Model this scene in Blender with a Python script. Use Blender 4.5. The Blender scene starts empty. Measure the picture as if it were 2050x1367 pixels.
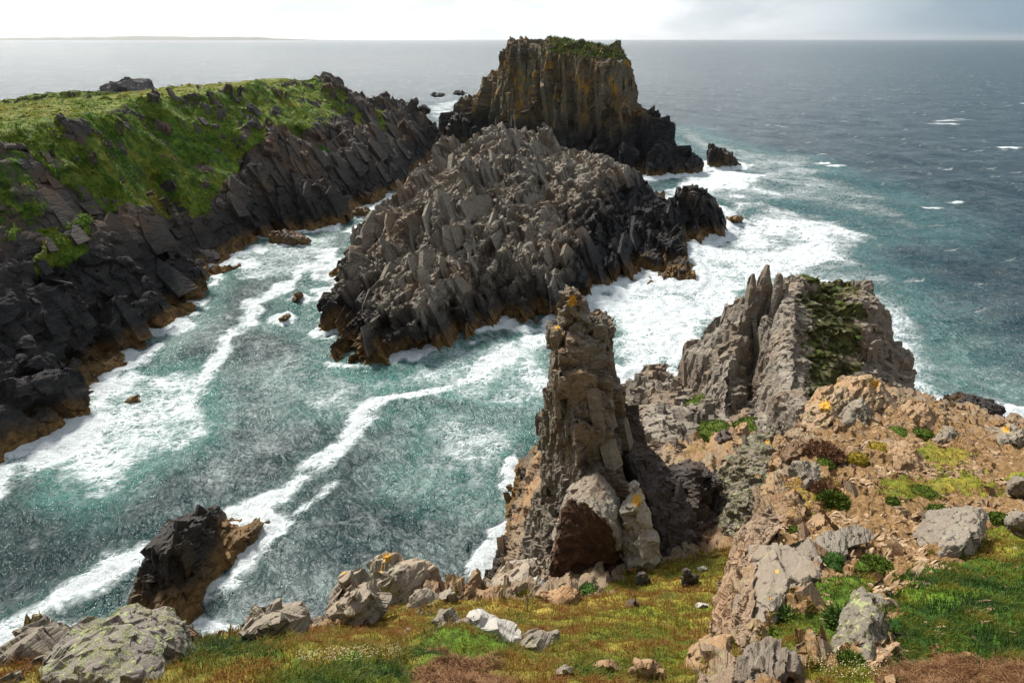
import bpy, bmesh, math, random, time
import numpy as np
from mathutils import Vector, Matrix, geometry
from mathutils.bvhtree import BVHTree

T0 = time.time()
random.seed(11)
rng = np.random.default_rng(7)
SC = bpy.context.scene
COL = SC.collection

# ------------------------------------------------------------------ camera model
EYE = 40.0                      # eye height above the sea, metres
FPX = 1384.0                    # focal length in photo pixels (photo is 2050 x 1367)
PITCH = math.atan((683.5 - 78.0) / FPX)
SP, CP = math.sin(PITCH), math.cos(PITCH)


def P(u, v, Y=None, Z=None):
    """A point seen at photo pixel (u, v), at ground distance Y, or at height Z."""
    a, b = u - 1025.0, 683.5 - v
    d = np.array([a, b * SP + FPX * CP, b * CP - FPX * SP])
    t = Y / d[1] if Y is not None else (Z - EYE) / d[2]
    return np.array([0.0, 0.0, EYE]) + d * t


def project(V):
    """World points back to photo pixels (to see where a patch of ground cover lies)."""
    x, y, z = V[:, 0], V[:, 1], V[:, 2] - EYE
    dep = y * CP - z * SP
    up = y * SP + z * CP
    dep = np.maximum(dep, .1)
    return 1025 + FPX * x / dep, 683.5 - FPX * up / dep


# ------------------------------------------------------------------ noise
_perm = rng.permutation(256).astype(np.int32)
PERM = np.concatenate([_perm, _perm, _perm])
_g = rng.normal(size=(256, 3))
GRAD = (_g / np.linalg.norm(_g, axis=1)[:, None]).astype(np.float32)
JIT = rng.random((256, 3)).astype(np.float32)
RND = rng.random((256, 4)).astype(np.float32)


def _hash(ix, iy, iz):
    return PERM[PERM[PERM[ix & 255] + (iy & 255)] + (iz & 255)]


def perlin(p):
    p = np.asarray(p, dtype=np.float32)
    i = np.floor(p).astype(np.int32)
    f = p - i
    w = f * f * f * (f * (f * 6 - 15) + 10)
    out = 0
    for dx in (0, 1):
        wx = w[:, 0] if dx else 1 - w[:, 0]
        for dy in (0, 1):
            wy = w[:, 1] if dy else 1 - w[:, 1]
            for dz in (0, 1):
                wz = w[:, 2] if dz else 1 - w[:, 2]
                g = GRAD[_hash(i[:, 0] + dx, i[:, 1] + dy, i[:, 2] + dz)]
                out = out + wx * wy * wz * (g[:, 0] * (f[:, 0] - dx) + g[:, 1] * (f[:, 1] - dy) + g[:, 2] * (f[:, 2] - dz))
    return out * 1.5


def fbm(p, oct=4, gain=.5, lac=2.03):
    a, s, out = 1.0, 1.0, 0
    for k in range(oct):
        out = out + a * perlin(np.asarray(p) * s + 17.3 * k)
        a *= gain
        s *= lac
    return out


def ridged(p, oct=4, gain=.55):
    a, s, out, tot = 1.0, 1.0, 0, 0
    for k in range(oct):
        out = out + a * (1 - 2 * np.abs(perlin(np.asarray(p) * s + 9.7 * k)))
        tot += a
        a *= gain
        s *= 2.07
    return out / tot


def voronoi(p):
    """nearest jittered cell: F1, F2, four random numbers of the cell, offset from its seed"""
    p = np.asarray(p, dtype=np.float32)
    i = np.floor(p).astype(np.int32)
    f = p - i
    n = len(p)
    f1 = np.full(n, 9., np.float32)
    f2 = np.full(n, 9., np.float32)
    cid = np.zeros(n, np.int32)
    key = np.zeros(n, np.int64)
    kb = ((i[:, 0].astype(np.int64) + 100000) << 40) + ((i[:, 1].astype(np.int64) + 100000) << 20) + i[:, 2] + 100000
    off = np.zeros((n, 3), np.float32)
    for dx in (-1, 0, 1):
        for dy in (-1, 0, 1):
            for dz in (-1, 0, 1):
                h = _hash(i[:, 0] + dx, i[:, 1] + dy, i[:, 2] + dz)
                d = f - (np.array([dx, dy, dz], np.float32) + JIT[h])
                q = d[:, 0] ** 2 + d[:, 1] ** 2 + d[:, 2] ** 2
                near = q < f1
                f2 = np.where(near, f1, np.minimum(f2, q))
                f1 = np.where(near, q, f1)
                cid = np.where(near, h, cid)
                key[near] = kb[near] + ((dx << 40) + (dy << 20) + dz)
                off[near] = d[near]
    return np.sqrt(f1), np.sqrt(f2), RND[cid], key


def smooth01(x, a, b):
    t = np.clip((x - a) / (b - a), 0, 1)
    return t * t * (3 - 2 * t)


# ------------------------------------------------------------------ mesh tools (numpy)
def cdt(pts2, edges=(), inside=False):
    r = geometry.delaunay_2d_cdt([Vector((float(a), float(b))) for a, b in pts2], [tuple(e) for e in edges], [], 1 if inside else 0, 1e-5)
    vo, _e, fo, orig = r[0], r[1], r[2], r[3]
    tris = []
    for f in fo:
        for k in range(1, len(f) - 1):
            tris.append((f[0], f[k], f[k + 1]))
    idx = [o[0] if len(o) else -1 for o in orig]
    return np.array([[v.x, v.y] for v in vo]), np.array(tris, np.int64), idx


def refine(V, F, L, maxit=14):
    """split every edge longer than L(midpoint distance) until none is left; V may carry extra columns"""
    for _ in range(maxit):
        n = len(V)
        E = np.stack([F, np.roll(F, -1, 1)], 2)
        lo, hi = E.min(2), E.max(2)
        key = (lo * n + hi).ravel()
        uk, inv = np.unique(key, return_inverse=True)
        a, b = uk // n, uk % n
        ln = np.linalg.norm(V[a, :3] - V[b, :3], axis=1)
        mid = (V[a] + V[b]) / 2
        mark = ln > L(mid)
        if not mark.any():
            break
        newid = np.full(len(uk), -1, np.int64)
        newid[mark] = n + np.arange(mark.sum())
        V = np.concatenate([V, mid[mark]])
        M = newid[inv].reshape(-1, 3)
        c = (M >= 0)
        cnt = c.sum(1)
        out = [F[cnt == 0]]
        for k in range(3):          # one marked
            s = (cnt == 1) & c[:, k]
            f, m = np.roll(F[s], -k, 1), M[s, k]
            out += [np.stack([f[:, 0], m, f[:, 2]], 1), np.stack([m, f[:, 1], f[:, 2]], 1)]
        for k in range(3):          # two marked, edge k is the whole one
            s = (cnt == 2) & ~c[:, k]
            f, m = np.roll(F[s], -k, 1), np.roll(M[s], -k, 1)
            m1, m2 = m[:, 1], m[:, 2]
            d1 = np.linalg.norm(V[f[:, 0], :3] - V[m1, :3], axis=1)
            d2 = np.linalg.norm(V[f[:, 1], :3] - V[m2, :3], axis=1)
            w = (d1 < d2)[:, None]
            out += [np.stack([m1, f[:, 2], m2], 1),
                    np.where(w, np.stack([f[:, 0], f[:, 1], m1], 1), np.stack([f[:, 0], f[:, 1], m2], 1)),
                    np.where(w, np.stack([f[:, 0], m1, m2], 1), np.stack([f[:, 1], m1, m2], 1))]
        s = cnt == 3
        f, m = F[s], M[s]
        out += [np.stack([f[:, 0], m[:, 0], m[:, 2]], 1), np.stack([m[:, 0], f[:, 1], m[:, 1]], 1),
                np.stack([m[:, 2], m[:, 1], f[:, 2]], 1), m]
        F = np.concatenate(out)
    return V, F


def normals(V, F):
    n = np.cross(V[F[:, 1], :3] - V[F[:, 0], :3], V[F[:, 2], :3] - V[F[:, 0], :3])
    N = np.stack([sum(np.bincount(F[:, k], n[:, c], len(V)) for k in range(3)) for c in range(3)], 1)
    return N / np.maximum(np.linalg.norm(N, axis=1), 1e-12)[:, None]


def relax(V, F, it=2, lam=.5, keep=None):
    for _ in range(it):
        s = np.zeros((len(V), 3))
        c = np.zeros(len(V))
        for k in range(3):
            a, b = F[:, k], F[:, (k + 1) % 3]
            c += np.bincount(a, minlength=len(V)) + np.bincount(b, minlength=len(V))
            for j in range(3):
                s[:, j] += np.bincount(a, V[b, j], len(V)) + np.bincount(b, V[a, j], len(V))
        t = s / np.maximum(c, 1)[:, None]
        w = lam if keep is None else lam * (1 - keep)[:, None]
        V = V.copy()
        V[:, :3] += (t - V[:, :3]) * w
    return V


def lod(k, lmin=.02, lmax=9.):
    return lambda m: np.clip(k * np.linalg.norm(m[:, :3] - np.array([0, 0, EYE]), axis=1), lmin, lmax)


# ------------------------------------------------------------------ scene helpers
def tag(o, label=None, cat=None, group=None, kind=None):
    if label: o['label'] = label
    if cat: o['category'] = cat
    if group: o['group'] = group
    if kind: o['kind'] = kind
    return o


def mesh_obj(name, V, F, mat, parent=None, attrs=None, origin=None, smooth=True, sharp=0):
    """one mesh object; its origin is put at `origin` (default: base centre)"""
    V = np.asarray(V, float)[:, :3]
    F = np.asarray(F)
    if origin is None:
        lo, hi = V.min(0), V.max(0)
        origin = np.array([(lo[0] + hi[0]) / 2, (lo[1] + hi[1]) / 2, lo[2]])
    me = bpy.data.meshes.new(name)
    me.vertices.add(len(V))
    me.vertices.foreach_set('co', (V - origin).astype(np.float32).ravel())
    k = F.shape[1]
    me.loops.add(F.size)
    me.loops.foreach_set('vertex_index', F.astype(np.int32).ravel())
    me.polygons.add(len(F))
    me.polygons.foreach_set('loop_start', np.arange(0, F.size, k, dtype=np.int32))
    me.polygons.foreach_set('use_smooth', np.full(len(F), smooth))
    for an, av in (attrs or {}).items():
        at = me.attributes.new(an, 'FLOAT', 'POINT')
        at.data.foreach_set('value', np.asarray(av, np.float32))
    me.update(calc_edges=True)
    if smooth and sharp: me.set_sharp_from_angle(angle=math.radians(sharp))
    me.materials.append(mat)
    o = bpy.data.objects.new(name, me)
    COL.objects.link(o)
    if parent is not None:
        o.parent = parent
        o.location = Vector(origin) - parent.location
    else:
        o.location = origin
    return o


def rot_frame(strike, dip, plunge=0):
    """rows: along strike, up-dip, bedding normal"""
    return np.array(Matrix.Rotation(math.radians(plunge), 3, 'Y') @ Matrix.Rotation(math.radians(dip), 3, 'X') @ Matrix.Rotation(math.radians(-strike), 3, 'Z'))


def terrace(u, g):
    """snap u towards unevenly spaced steps; g = steepness of the risers"""
    k = np.floor(u)
    f = u - k
    ki = k.astype(np.int64) & 255
    c = .5 + .5 * (RND[ki, 1] - .5)
    t = np.clip((f - c) * g + .5, 0, 1)
    return k + t


def rock_disp(V, F, frame, blocks=((3., 1.2, .5, .8),), bed=(.6, .15), rough=.3, rscale=1.0, weight=None, seed=0., crack=.3, align=.55, tilt=.16):
    """break a dense rock surface into flat fracture faces that follow the three joint directions, then bedding steps and rough noise"""
    W = V[:, :3].copy()
    wt = np.ones(len(V)) if weight is None else weight
    for lev, (sa, sb, sc, amp) in enumerate(blocks):
        sp = np.array([sa, sb, sc])
        p = W @ frame.T + seed
        warp = np.stack([fbm(p / (sp * 1.5) + 5 + 20 * k, 2) for k in range(3)], 1)
        f1, f2, r, key = voronoi((p + warp * sp * .45) / sp)
        _u, inv = np.unique(key, return_inverse=True)
        m = len(_u)
        cnt = np.bincount(inv, minlength=m).astype(float)
        N = normals(W, F)
        C = np.stack([np.bincount(inv, W[:, k], m) for k in range(3)], 1) / cnt[:, None]
        M = np.stack([np.bincount(inv, N[:, k], m) for k in range(3)], 1)
        M /= np.maximum(np.linalg.norm(M, axis=1), 1e-9)[:, None]
        dots = M @ frame.T
        j = np.abs(dots).argmax(1)
        ax = frame[j] * np.sign(dots[np.arange(m), j])[:, None]
        rc = np.zeros((m, 4)); rc[inv] = r
        T = M * (1 - align) + ax * align + (rc[:, 1:4] - .5) * 2 * tilt
        T /= np.linalg.norm(T, axis=1)[:, None]
        den = np.maximum((M * T).sum(1), .45)
        d = ((C[inv] - W) * T[inv]).sum(1) / den[inv]
        lim = amp * 1.5
        d = lim * np.tanh(d / lim) + amp * 1.2 * (rc[inv, 0] - .5) - amp * (crack if lev == 0 else crack * .35) * np.exp(-((f2 - f1) / .06))
        W = W + M[inv] * (d * wt)[:, None]
    p = W @ frame.T + seed
    d = np.zeros(len(V))
    if bed:
        s = (p[:, 2] + fbm(p * .15, 2) * 1.0) / bed[0]
        k = np.floor(s).astype(int)
        h0, h1 = RND[k & 255, 0], RND[(k + 1) & 255, 0]
        fr = smooth01(s - k, .75, 1.)
        d += bed[1] * (h0 * (1 - fr) + h1 * fr - .5) * 2
    if rough:
        d += rough * .5 * fbm(p / rscale / np.array([1.6, 1., .7]), 5, .5)
    N = normals(W, F)
    V = V.copy()
    V[:, :3] = W + N * (d * wt)[:, None]
    return V


def scarps(V, F, frame, period, amp, weight, seed=0.):
    """long slanted ledges: a saw profile across the beds, each tooth of its own height"""
    p = V[:, :3] @ frame.T + seed
    u = (p[:, 2] + fbm(p * .035 + 3, 3) * period * .55) / period + .25 * fbm(p * np.array([.02, .2, .2]) / period * 6, 2)
    k = np.floor(u)
    f = u - k
    ki = k.astype(np.int64) & 255
    c = .72 + .22 * RND[ki, 2]
    saw = np.where(f < c, f / c, (1 - f) / (1 - c)) - .5
    h = amp * (.35 + 1.1 * RND[ki, 3])
    N = normals(V, F)
    V = V.copy()
    V[:, :3] += (N * .7 + np.array([0, 0, .4])) * (saw * h * weight)[:, None]
    return V


def inpoly(u, v, poly):
    poly = np.asarray(poly, float)
    r = np.zeros(len(u), bool)
    n = len(poly)
    for i in range(n):
        x0, y0 = poly[i]
        x1, y1 = poly[(i + 1) % n]
        if y0 == y1: continue
        c = ((y0 > v) != (y1 > v)) & (u < (x1 - x0) * (v - y0) / (y1 - y0) + x0)
        r ^= c
    return r


def relief_mesh(outline, interior=(), T=3., edges=(), closed=True, shrink=.55, mid=.45):
    """solid with a traced front: outline / interior points (u, v, Y); the back is closed off T metres behind"""
    pts = list(outline) + list(interior)
    n = len(outline)
    uv = [(p[0], -p[1]) for p in pts]
    co, tris, idx = cdt(uv, [(i, (i + 1) % n) for i in range(n)], inside=True)
    W = np.array([P(*pts[idx[k]]) if idx[k] >= 0 else P(co[k][0], -co[k][1], 20.) for k in range(len(co))])
    # face the camera
    a, b, c = co[tris[0][0]], co[tris[0][1]], co[tris[0][2]]
    if (b[0] - a[0]) * (c[1] - a[1]) - (b[1] - a[1]) * (c[0] - a[0]) < 0:
        tris = tris[:, ::-1]
    pos = {idx[k]: k for k in range(len(co)) if idx[k] >= 0}
    ring = [pos[i] for i in range(n)]
    area = sum(outline[i][0] * -outline[(i + 1) % n][1] - outline[(i + 1) % n][0] * -outline[i][1] for i in range(n))
    if area < 0: ring = ring[::-1]
    R = W[ring]
    c = R.mean(0)
    Yv = np.array([0, T, 0.])
    zb = R[:, 2].min()
    def back(s, t):
        B = c + (R - c) * s
        B[:, 1] = R[:, 1] * s + c[1] * (1 - s)
        return B + Yv * t
    r1, r2 = back(1.0, mid), back(shrink, 1.0)
    # the far side falls away from the crest
    fall = 1. if c[1] > 150 or c[1] < 38 else .7
    for r_ in (r1, r2):
        r_[:, 2] = np.minimum(r_[:, 2], R[:, 2] - fall * (EYE - R[:, 2]) * (r_[:, 1] / R[:, 1] - 1) - .02 * T)
    r1[:, 2] = np.where(R[:, 2] < zb + .15 * (R[:, 2].max() - zb), R[:, 2], r1[:, 2])
    V = np.concatenate([W, r1, r2, [r2.mean(0) + Yv * .1]])
    i1, i2, ic = len(W), len(W) + n, len(W) + 2 * n
    F = [tuple(t) for t in tris]
    for k in range(n):
        m = (k + 1) % n
        F += [(ring[m], ring[k], i1 + k), (ring[m], i1 + k, i1 + m), (i1 + m, i1 + k, i2 + k), (i1 + m, i2 + k, i2 + m), (i2 + m, i2 + k, ic)]
    return V, np.array(F, np.int64)


def blades(name, pos, nrm, h, w, lean, tint, mat, bendf=.6, parent=None):
    """one mesh of bent grass blades (five points each)"""
    n = len(pos)
    up = np.array([0, 0, 1.]) * .75 + nrm * .25
    ang = rng.random(n) * 6.283
    side = np.stack([np.cos(ang), np.sin(ang), np.zeros(n)], 1)
    out = np.stack([-np.sin(ang), np.cos(ang), np.zeros(n)], 1)
    out = out * lean[:, None] + np.array([.25, -.12, -.05]) * (.6 * lean[:, None])
    b = pos - nrm * .01
    m = b + up * (h * .55)[:, None] + out * (h * .35)[:, None]
    t = b + up * (h * (1 - .35 * lean))[:, None] + out * (h * (.5 + bendf))[:, None]
    ws = side * (w / 2)[:, None]
    V = np.stack([b - ws, b + ws, m - ws * .8, m + ws * .8, t], 1).reshape(-1, 3)
    k = (np.arange(n) * 5)[:, None]
    F = np.concatenate([k + [0, 1, 3], k + [0, 3, 2], k + [2, 3, 4]])
    return mesh_obj(name, V, F, mat, parent, attrs=dict(tint=np.repeat(tint, 5)), origin=np.zeros(3) if parent is None else None, smooth=False)


def scatter(V, F, wt, n, rng=rng):
    a = V[F[:, 0], :3]; b = V[F[:, 1], :3]; c = V[F[:, 2], :3]
    ar = np.linalg.norm(np.cross(b - a, c - a), axis=1) * wt
    cs = np.cumsum(ar)
    i = np.minimum(np.searchsorted(cs, rng.random(n) * cs[-1]), len(F) - 1)
    r1 = np.sqrt(rng.random(n)); r2 = rng.random(n)
    return i, a[i] * (1 - r1)[:, None] + b[i] * (r1 * (1 - r2))[:, None] + c[i] * (r1 * r2)[:, None]




def slabs(V, F, frame, n, h, wide=(.3, .8), thick=(.10, .22), wt=None, sink=(-.3, .1), jit=.10, pw=1.6, vert=True):
    """flat-faced slabs broken along the beds, rooted in the rock under them; returns V, F and the host vertex of each"""
    rng = np.random.default_rng(int(n * 13 + h[1] * 101 + thick[1] * 1000))
    w = (np.ones(len(V)) if wt is None else wt)[F].mean(1)
    i, p = scatter(V, F, w, n, rng)
    a, b, c = (frame[k].copy() for k in range(3))
    if b[2] < 0: b, c = -b, -c
    H = h[0] + (h[1] - h[0]) * rng.random(n) ** pw
    A = H * rng.uniform(*wide, n)
    T = H * rng.uniform(*thick, n)
    ax = [np.tile(e, (n, 1)) + rng.normal(size=(n, 3)) * jit for e in (a, b, c)]
    ax = [e / np.linalg.norm(e, axis=1)[:, None] for e in ax]
    u1, u3, x, u2 = rng.uniform(-.05, .42, n), rng.uniform(-.05, .42, n), rng.uniform(-.35, .35, n), np.full(n, .5)
    z = np.zeros(n)
    pa = np.stack([z - .5, z + .5, z + .5 * rng.uniform(.6, 1.05, n), x, z - .5 * rng.uniform(.6, 1.05, n)], 1)
    pb = np.stack([z - .6, z - .6, u1, u2, u3], 1)
    ctr = p + ax[1] * (H * rng.uniform(*sink, n))[:, None]
    out = []
    for sg, sc in ((1, 1.), (-1, .88)):
        out.append(ctr[:, None] + ax[0][:, None] * (pa * A[:, None] * sc)[:, :, None] + ax[1][:, None] * (pb * H[:, None] * (sc * .5 + .5))[:, :, None] + ax[2][:, None] * (sg * T / 2)[:, None, None])
    W = np.concatenate(out, 1).reshape(-1, 3)
    f = [(0, 1, 2), (0, 2, 3), (0, 3, 4), (5, 7, 6), (5, 8, 7), (5, 9, 8)]
    for k in range(5):
        m = (k + 1) % 5
        f += [(k, k + 5, m), (m, k + 5, m + 5)]
    Fs = ((np.arange(n) * 10)[:, None, None] + np.array(f)[None]).reshape(-1, 3)
    return W, Fs, np.repeat(F[i][:, 0], 10)


def add_slabs(V, F, at, *a, **k):
    """joins slabs to a rock (same body of rock: one mesh); the host's surface attributes carry over"""
    W, Fs, host = slabs(V, F, *a, **k)
    at = {q: np.concatenate([x, (x[host] * (0 if q in ('grass', 'soil', 'moss') else 1))]) for q, x in at.items()}
    return np.concatenate([V[:, :3], W]), np.concatenate([F, Fs + len(V)]), at
# ------------------------------------------------------------------ materials
class NT:
    """short hand for building node trees"""
    def __init__(s, name):
        s.m = bpy.data.materials.new(name)
        s.m.use_nodes = True
        s.t = s.m.node_tree
        s.t.nodes.clear()

    def n(s, typ, **kw):
        nd = s.t.nodes.new(typ)
        for k, v in kw.items():
            if k.startswith('_'):
                setattr(nd, k[1:], v)
            else:
                key = int(k[1:]) if k[0] == 'i' and k[1:].isdigit() else k.replace('__', ' ')
                s.put(nd.inputs[key], v)
        return nd

    def put(s, sock, v):
        if isinstance(v, bpy.types.NodeSocket):
            s.t.links.new(v, sock)
        elif isinstance(v, (tuple, list)) and len(v) == 3 and sock.type == 'RGBA':
            sock.default_value = (*v, 1)
        else:
            sock.default_value = v

    def math(s, op, a, b=0., c=0., clamp=False):
        nd = s.n('ShaderNodeMath', _operation=op, _use_clamp=clamp)
        s.put(nd.inputs[0], a); s.put(nd.inputs[1], b)
        if op in ('MULTIPLY_ADD', 'SMOOTH_MIN'): s.put(nd.inputs[2], c)
        return nd.outputs[0]

    def vmul(s, v, k):
        nd = s.n('ShaderNodeVectorMath', _operation='MULTIPLY', i0=v, i1=k)
        return nd.outputs[0]

    def vadd(s, v, k):
        nd = s.n('ShaderNodeVectorMath', _operation='ADD', i0=v, i1=k)
        return nd.outputs[0]

    def noise(s, vec, scale, detail=4., rough=.55, dist=0., col=False):
        nd = s.n('ShaderNodeTexNoise', Vector=vec, Scale=scale, Detail=detail, Roughness=rough, Distortion=dist)
        return nd.outputs[1 if col else 0]

    def voro(s, vec, scale, feature='F1', rand=1., out=0):
        nd = s.n('ShaderNodeTexVoronoi', _feature=feature, Vector=vec, Scale=scale, Randomness=rand)
        return nd.outputs[out]

    def step(s, x, a, b, lo=0., hi=1.):
        nd = s.n('ShaderNodeMapRange', _interpolation_type='SMOOTHSTEP', Value=x)
        nd.inputs[1].default_value = a; nd.inputs[2].default_value = b
        nd.inputs[3].default_value = lo; nd.inputs[4].default_value = hi
        return nd.outputs[0]

    def lin(s, x, a, b, lo=0., hi=1.):
        nd = s.n('ShaderNodeMapRange', _interpolation_type='LINEAR', Value=x)
        nd.inputs[1].default_value = a; nd.inputs[2].default_value = b
        nd.inputs[3].default_value = lo; nd.inputs[4].default_value = hi
        return nd.outputs[0]

    def ramp(s, x, stops):
        nd = s.n('ShaderNodeValToRGB', Fac=x)
        e = nd.color_ramp.elements
        while len(e) < len(stops): e.new(.5)
        for k, (pos, c) in enumerate(stops):
            e[k].position = pos
            e[k].color = (*c, 1)
        return nd.outputs[0]

    def mix(s, f, a, b, blend='MIX'):
        nd = s.n('ShaderNodeMix', _data_type='RGBA', _blend_type=blend)
        s.put(nd.inputs[0], f); s.put(nd.inputs[6], a); s.put(nd.inputs[7], b)
        return nd.outputs[2]

    def attr(s, name, out='Fac'):
        return s.n('ShaderNodeAttribute', _attribute_name=name).outputs[out]

    def bump(s, h, strength, dist, normal=None):
        kw = dict(Height=h, Strength=strength, Distance=dist)
        if normal is not None: kw['Normal'] = normal
        return s.n('ShaderNodeBump', **kw).outputs[0]

    def out(s, surf, disp=None):
        o = s.n('ShaderNodeOutputMaterial')
        s.t.links.new(surf, o.inputs[0])
        return s.m


def rock_mat(name, dark, mid, light, frame, scale=1., stretch=(.35, 1., 2.6), rust=.35, rustcol=(.22, .11, .045),
             lichen=0., lichcol=(.27, .29, .15), orange=0., algae=None, black=None, grass=False, moss=0., bumpd=.12, soil=False, crackw=.02, rough=.85):
    s = NT(name)
    geo = s.n('ShaderNodeNewGeometry')
    pos = geo.outputs['Position']
    nz = s.n('ShaderNodeSeparateXYZ', Vector=geo.outputs['Normal']).outputs[2]
    z = s.n('ShaderNodeSeparateXYZ', Vector=pos).outputs[2]
    e = Matrix([list(r) for r in frame]).to_euler()
    mp = s.n('ShaderNodeMapping', _vector_type='POINT', Vector=pos, Rotation=(e.x, e.y, e.z))
    q = s.vmul(mp.outputs[0], tuple(stretch))
    n1 = s.noise(q, .9 * scale, 9., .68, .4)
    n2 = s.noise(pos, .16 * scale, 5., .6, .3)
    n3 = s.noise(q, 4.2 * scale, 8., .7, .2)
    f = s.math('ADD', s.math('MULTIPLY', n1, .62), s.math('MULTIPLY', n3, .38))
    c = s.ramp(f, [(.30, dark), (.47, mid), (.56, mid), (.70, light)])
    # joint cracks
    vc = s.voro(s.vadd(q, s.vmul(s.noise(q, .8 * scale, 3., .5, 0., True), (.5, .5, .5))), .8 * scale, 'DISTANCE_TO_EDGE')
    vc2 = s.voro(s.vadd(q, s.vmul(s.noise(q, 2.6 * scale, 3., .5, 0., True), (.3, .3, .3))), 2.3 * scale, 'DISTANCE_TO_EDGE')
    if rust:
        c = s.mix(s.math('MULTIPLY', s.step(n2, .46, .68), rust), c, rustcol)
    big = s.noise(pos, .05 * scale, 3., .5)
    c = s.mix(s.math('MULTIPLY', s.step(big, .4, .65), .45), c, s.mix(1., c, (.62, .6, .6), 'MULTIPLY'))
    if lichen:
        nl = s.noise(pos, 2.1 * scale, 8., .72)
        c = s.mix(s.math('MULTIPLY', s.step(nl, .52, .62), lichen), c, s.mix(s.noise(pos, 9 * scale, 3.), lichcol, tuple(min(1, 1.7 * v) for v in lichcol)))
    if orange:
        no = s.noise(s.vmul(pos, (1., 1., .55)), .75 * scale, 7., .68)
        c = s.mix(s.step(no, .66 - .14 * orange, .72 - .14 * orange), c, s.mix(s.noise(pos, 5 * scale, 3.), (.30, .15, .025), (.46, .25, .035)))
    stn = s.step(s.math('ADD', s.attr('stain_shade'), s.math('MULTIPLY', s.math('SUBTRACT', s.noise(pos, 1.4, 6., .65), .5), .9)), .4, .62)
    c = s.mix(stn, c, s.ramp(s.noise(pos, 2.2, 7., .7), [(.3, (.015, .008, .005)), (.5, (.060, .028, .013)), (.7, (.13, .066, .032))]))  # iron-brown face; its near-black also paints in the hollow's shade
    spot = s.step(s.math('ADD', s.attr('spot'), s.math('MULTIPLY', s.math('SUBTRACT', s.noise(pos, 4.5, 8., .78), .5), 3.2)), .62, .74)
    c = s.mix(s.math('MULTIPLY', spot, s.step(s.attr('spot'), .02, .15)), c, s.mix(s.noise(pos, 8., 3.), (.38, .17, .02), (.60, .36, .05)))
    grit = s.noise(pos, 14 * scale, 5., .7)
    c = s.mix(.55, c, s.mix(1., c, s.ramp(grit, [(.3, (.55, .55, .55)), (.7, (1.45, 1.45, 1.45))]), 'MULTIPLY'))
    rgh = rough
    if soil:
        so = s.step(s.math('ADD', s.attr('soil'), s.math('MULTIPLY', s.math('SUBTRACT', s.noise(pos, 1.6, 6., .65), .5), 1.5)), .42, .6)
        sc = s.ramp(s.noise(pos, 7., 8., .75), [(.3, (.07, .036, .014)), (.5, (.20, .115, .045)), (.68, (.40, .255, .115))])
        c = s.mix(so, c, sc)
    if moss:
        ms = s.step(s.math('ADD', s.noise(pos, 1.3 * scale, 6., .65), s.math('MULTIPLY', s.attr('moss') if moss > 1 else nz, .55 if moss > 1 else .22)), .72, .8)
        mc = s.ramp(s.noise(pos, 4 * scale, 7., .75), [(.3, (.016, .014, .006)), (.48, (.050, .046, .012)), (.58, (.075, .085, .012)), (.72, (.16, .14, .03))])
        c = s.mix(ms, c, mc)
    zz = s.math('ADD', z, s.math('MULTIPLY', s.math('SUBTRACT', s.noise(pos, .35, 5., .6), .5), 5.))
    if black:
        c = s.mix(s.step(s.math('SUBTRACT', zz, s.math('MULTIPLY', s.attr('wet'), 9.)), black[0], black[1], 1., 0.), c, s.mix(s.step(f, .4, .65), (.012, .011, .012), (.05, .046, .045)))  # wet raises the black band, also to paint shaded flanks dark
    if algae:
        ac = s.ramp(s.math('ADD', s.math('MULTIPLY', n3, .5), s.math('MULTIPLY', s.noise(pos, 1.2, 6., .65), .5)),
                    [(.34, (.035, .018, .008)), (.48, (.15, .082, .024)), (.62, (.27, .16, .055))])
        c = s.mix(s.math('MULTIPLY', s.step(zz, algae[0], algae[1], 1., 0.), s.lin(s.noise(pos, .45, 6., .7), .36, .52, .3, 1.)), c, ac)
    h = s.math('ADD', s.math('MULTIPLY', n1, 1.), s.math('MULTIPLY', n3, .5))
    h = s.math('ADD', h, s.math('MULTIPLY', s.step(vc, 0., .12), .3))
    h = s.math('ADD', h, s.math('MULTIPLY', s.step(vc2, 0., .10), .13))
    h = s.math('ADD', h, s.math('MULTIPLY', grit, .16))
    if grass:
        ga = s.attr('grass')
        gn = s.noise(pos, .55, 7., .68)
        gm = s.step(s.math('ADD', ga, s.math('MULTIPLY', s.math('SUBTRACT', gn, .5), .9)), .44, .56)
        tint = s.attr('tint')
        tn = s.math('ADD', tint, s.math('MULTIPLY', s.math('SUBTRACT', s.noise(pos, .35, 8., .7), .5), .9))
        gc = s.ramp(tn, [(.08, (.024, .085, .009)), (.30, (.10, .185, .013)), (.52, (.20, .215, .02)), (.74, (.31, .22, .045)), (.95, (.17, .075, .022))])
        gc = s.mix(.75, gc, s.mix(1., gc, s.ramp(s.math('ADD', s.math('MULTIPLY', s.noise(s.vmul(pos, (1., 1., .45)), 2.6, 8., .72), .5), s.math('MULTIPLY', s.noise(pos, .7, 5., .6), .5)), [(.36, (.2, .22, .2)), (.5, (.9, .9, .9)), (.64, (1.8, 1.75, 1.5))]), 'MULTIPLY'))
        c = s.mix(gm, c, gc)
        h = s.math('ADD', s.math('MULTIPLY', h, s.math('SUBTRACT', 1., s.math('MULTIPLY', gm, .6))), s.math('MULTIPLY', gm, s.math('MULTIPLY', s.noise(pos, 1.6, 8., .78), 2.2)))
    b = s.n('ShaderNodeBsdfPrincipled', Base__Color=c, Roughness=rgh, Normal=s.bump(h, .9, bumpd))
    b.inputs['Specular IOR Level'].default_value = .25
    return s.out(b.outputs[0])


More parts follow.
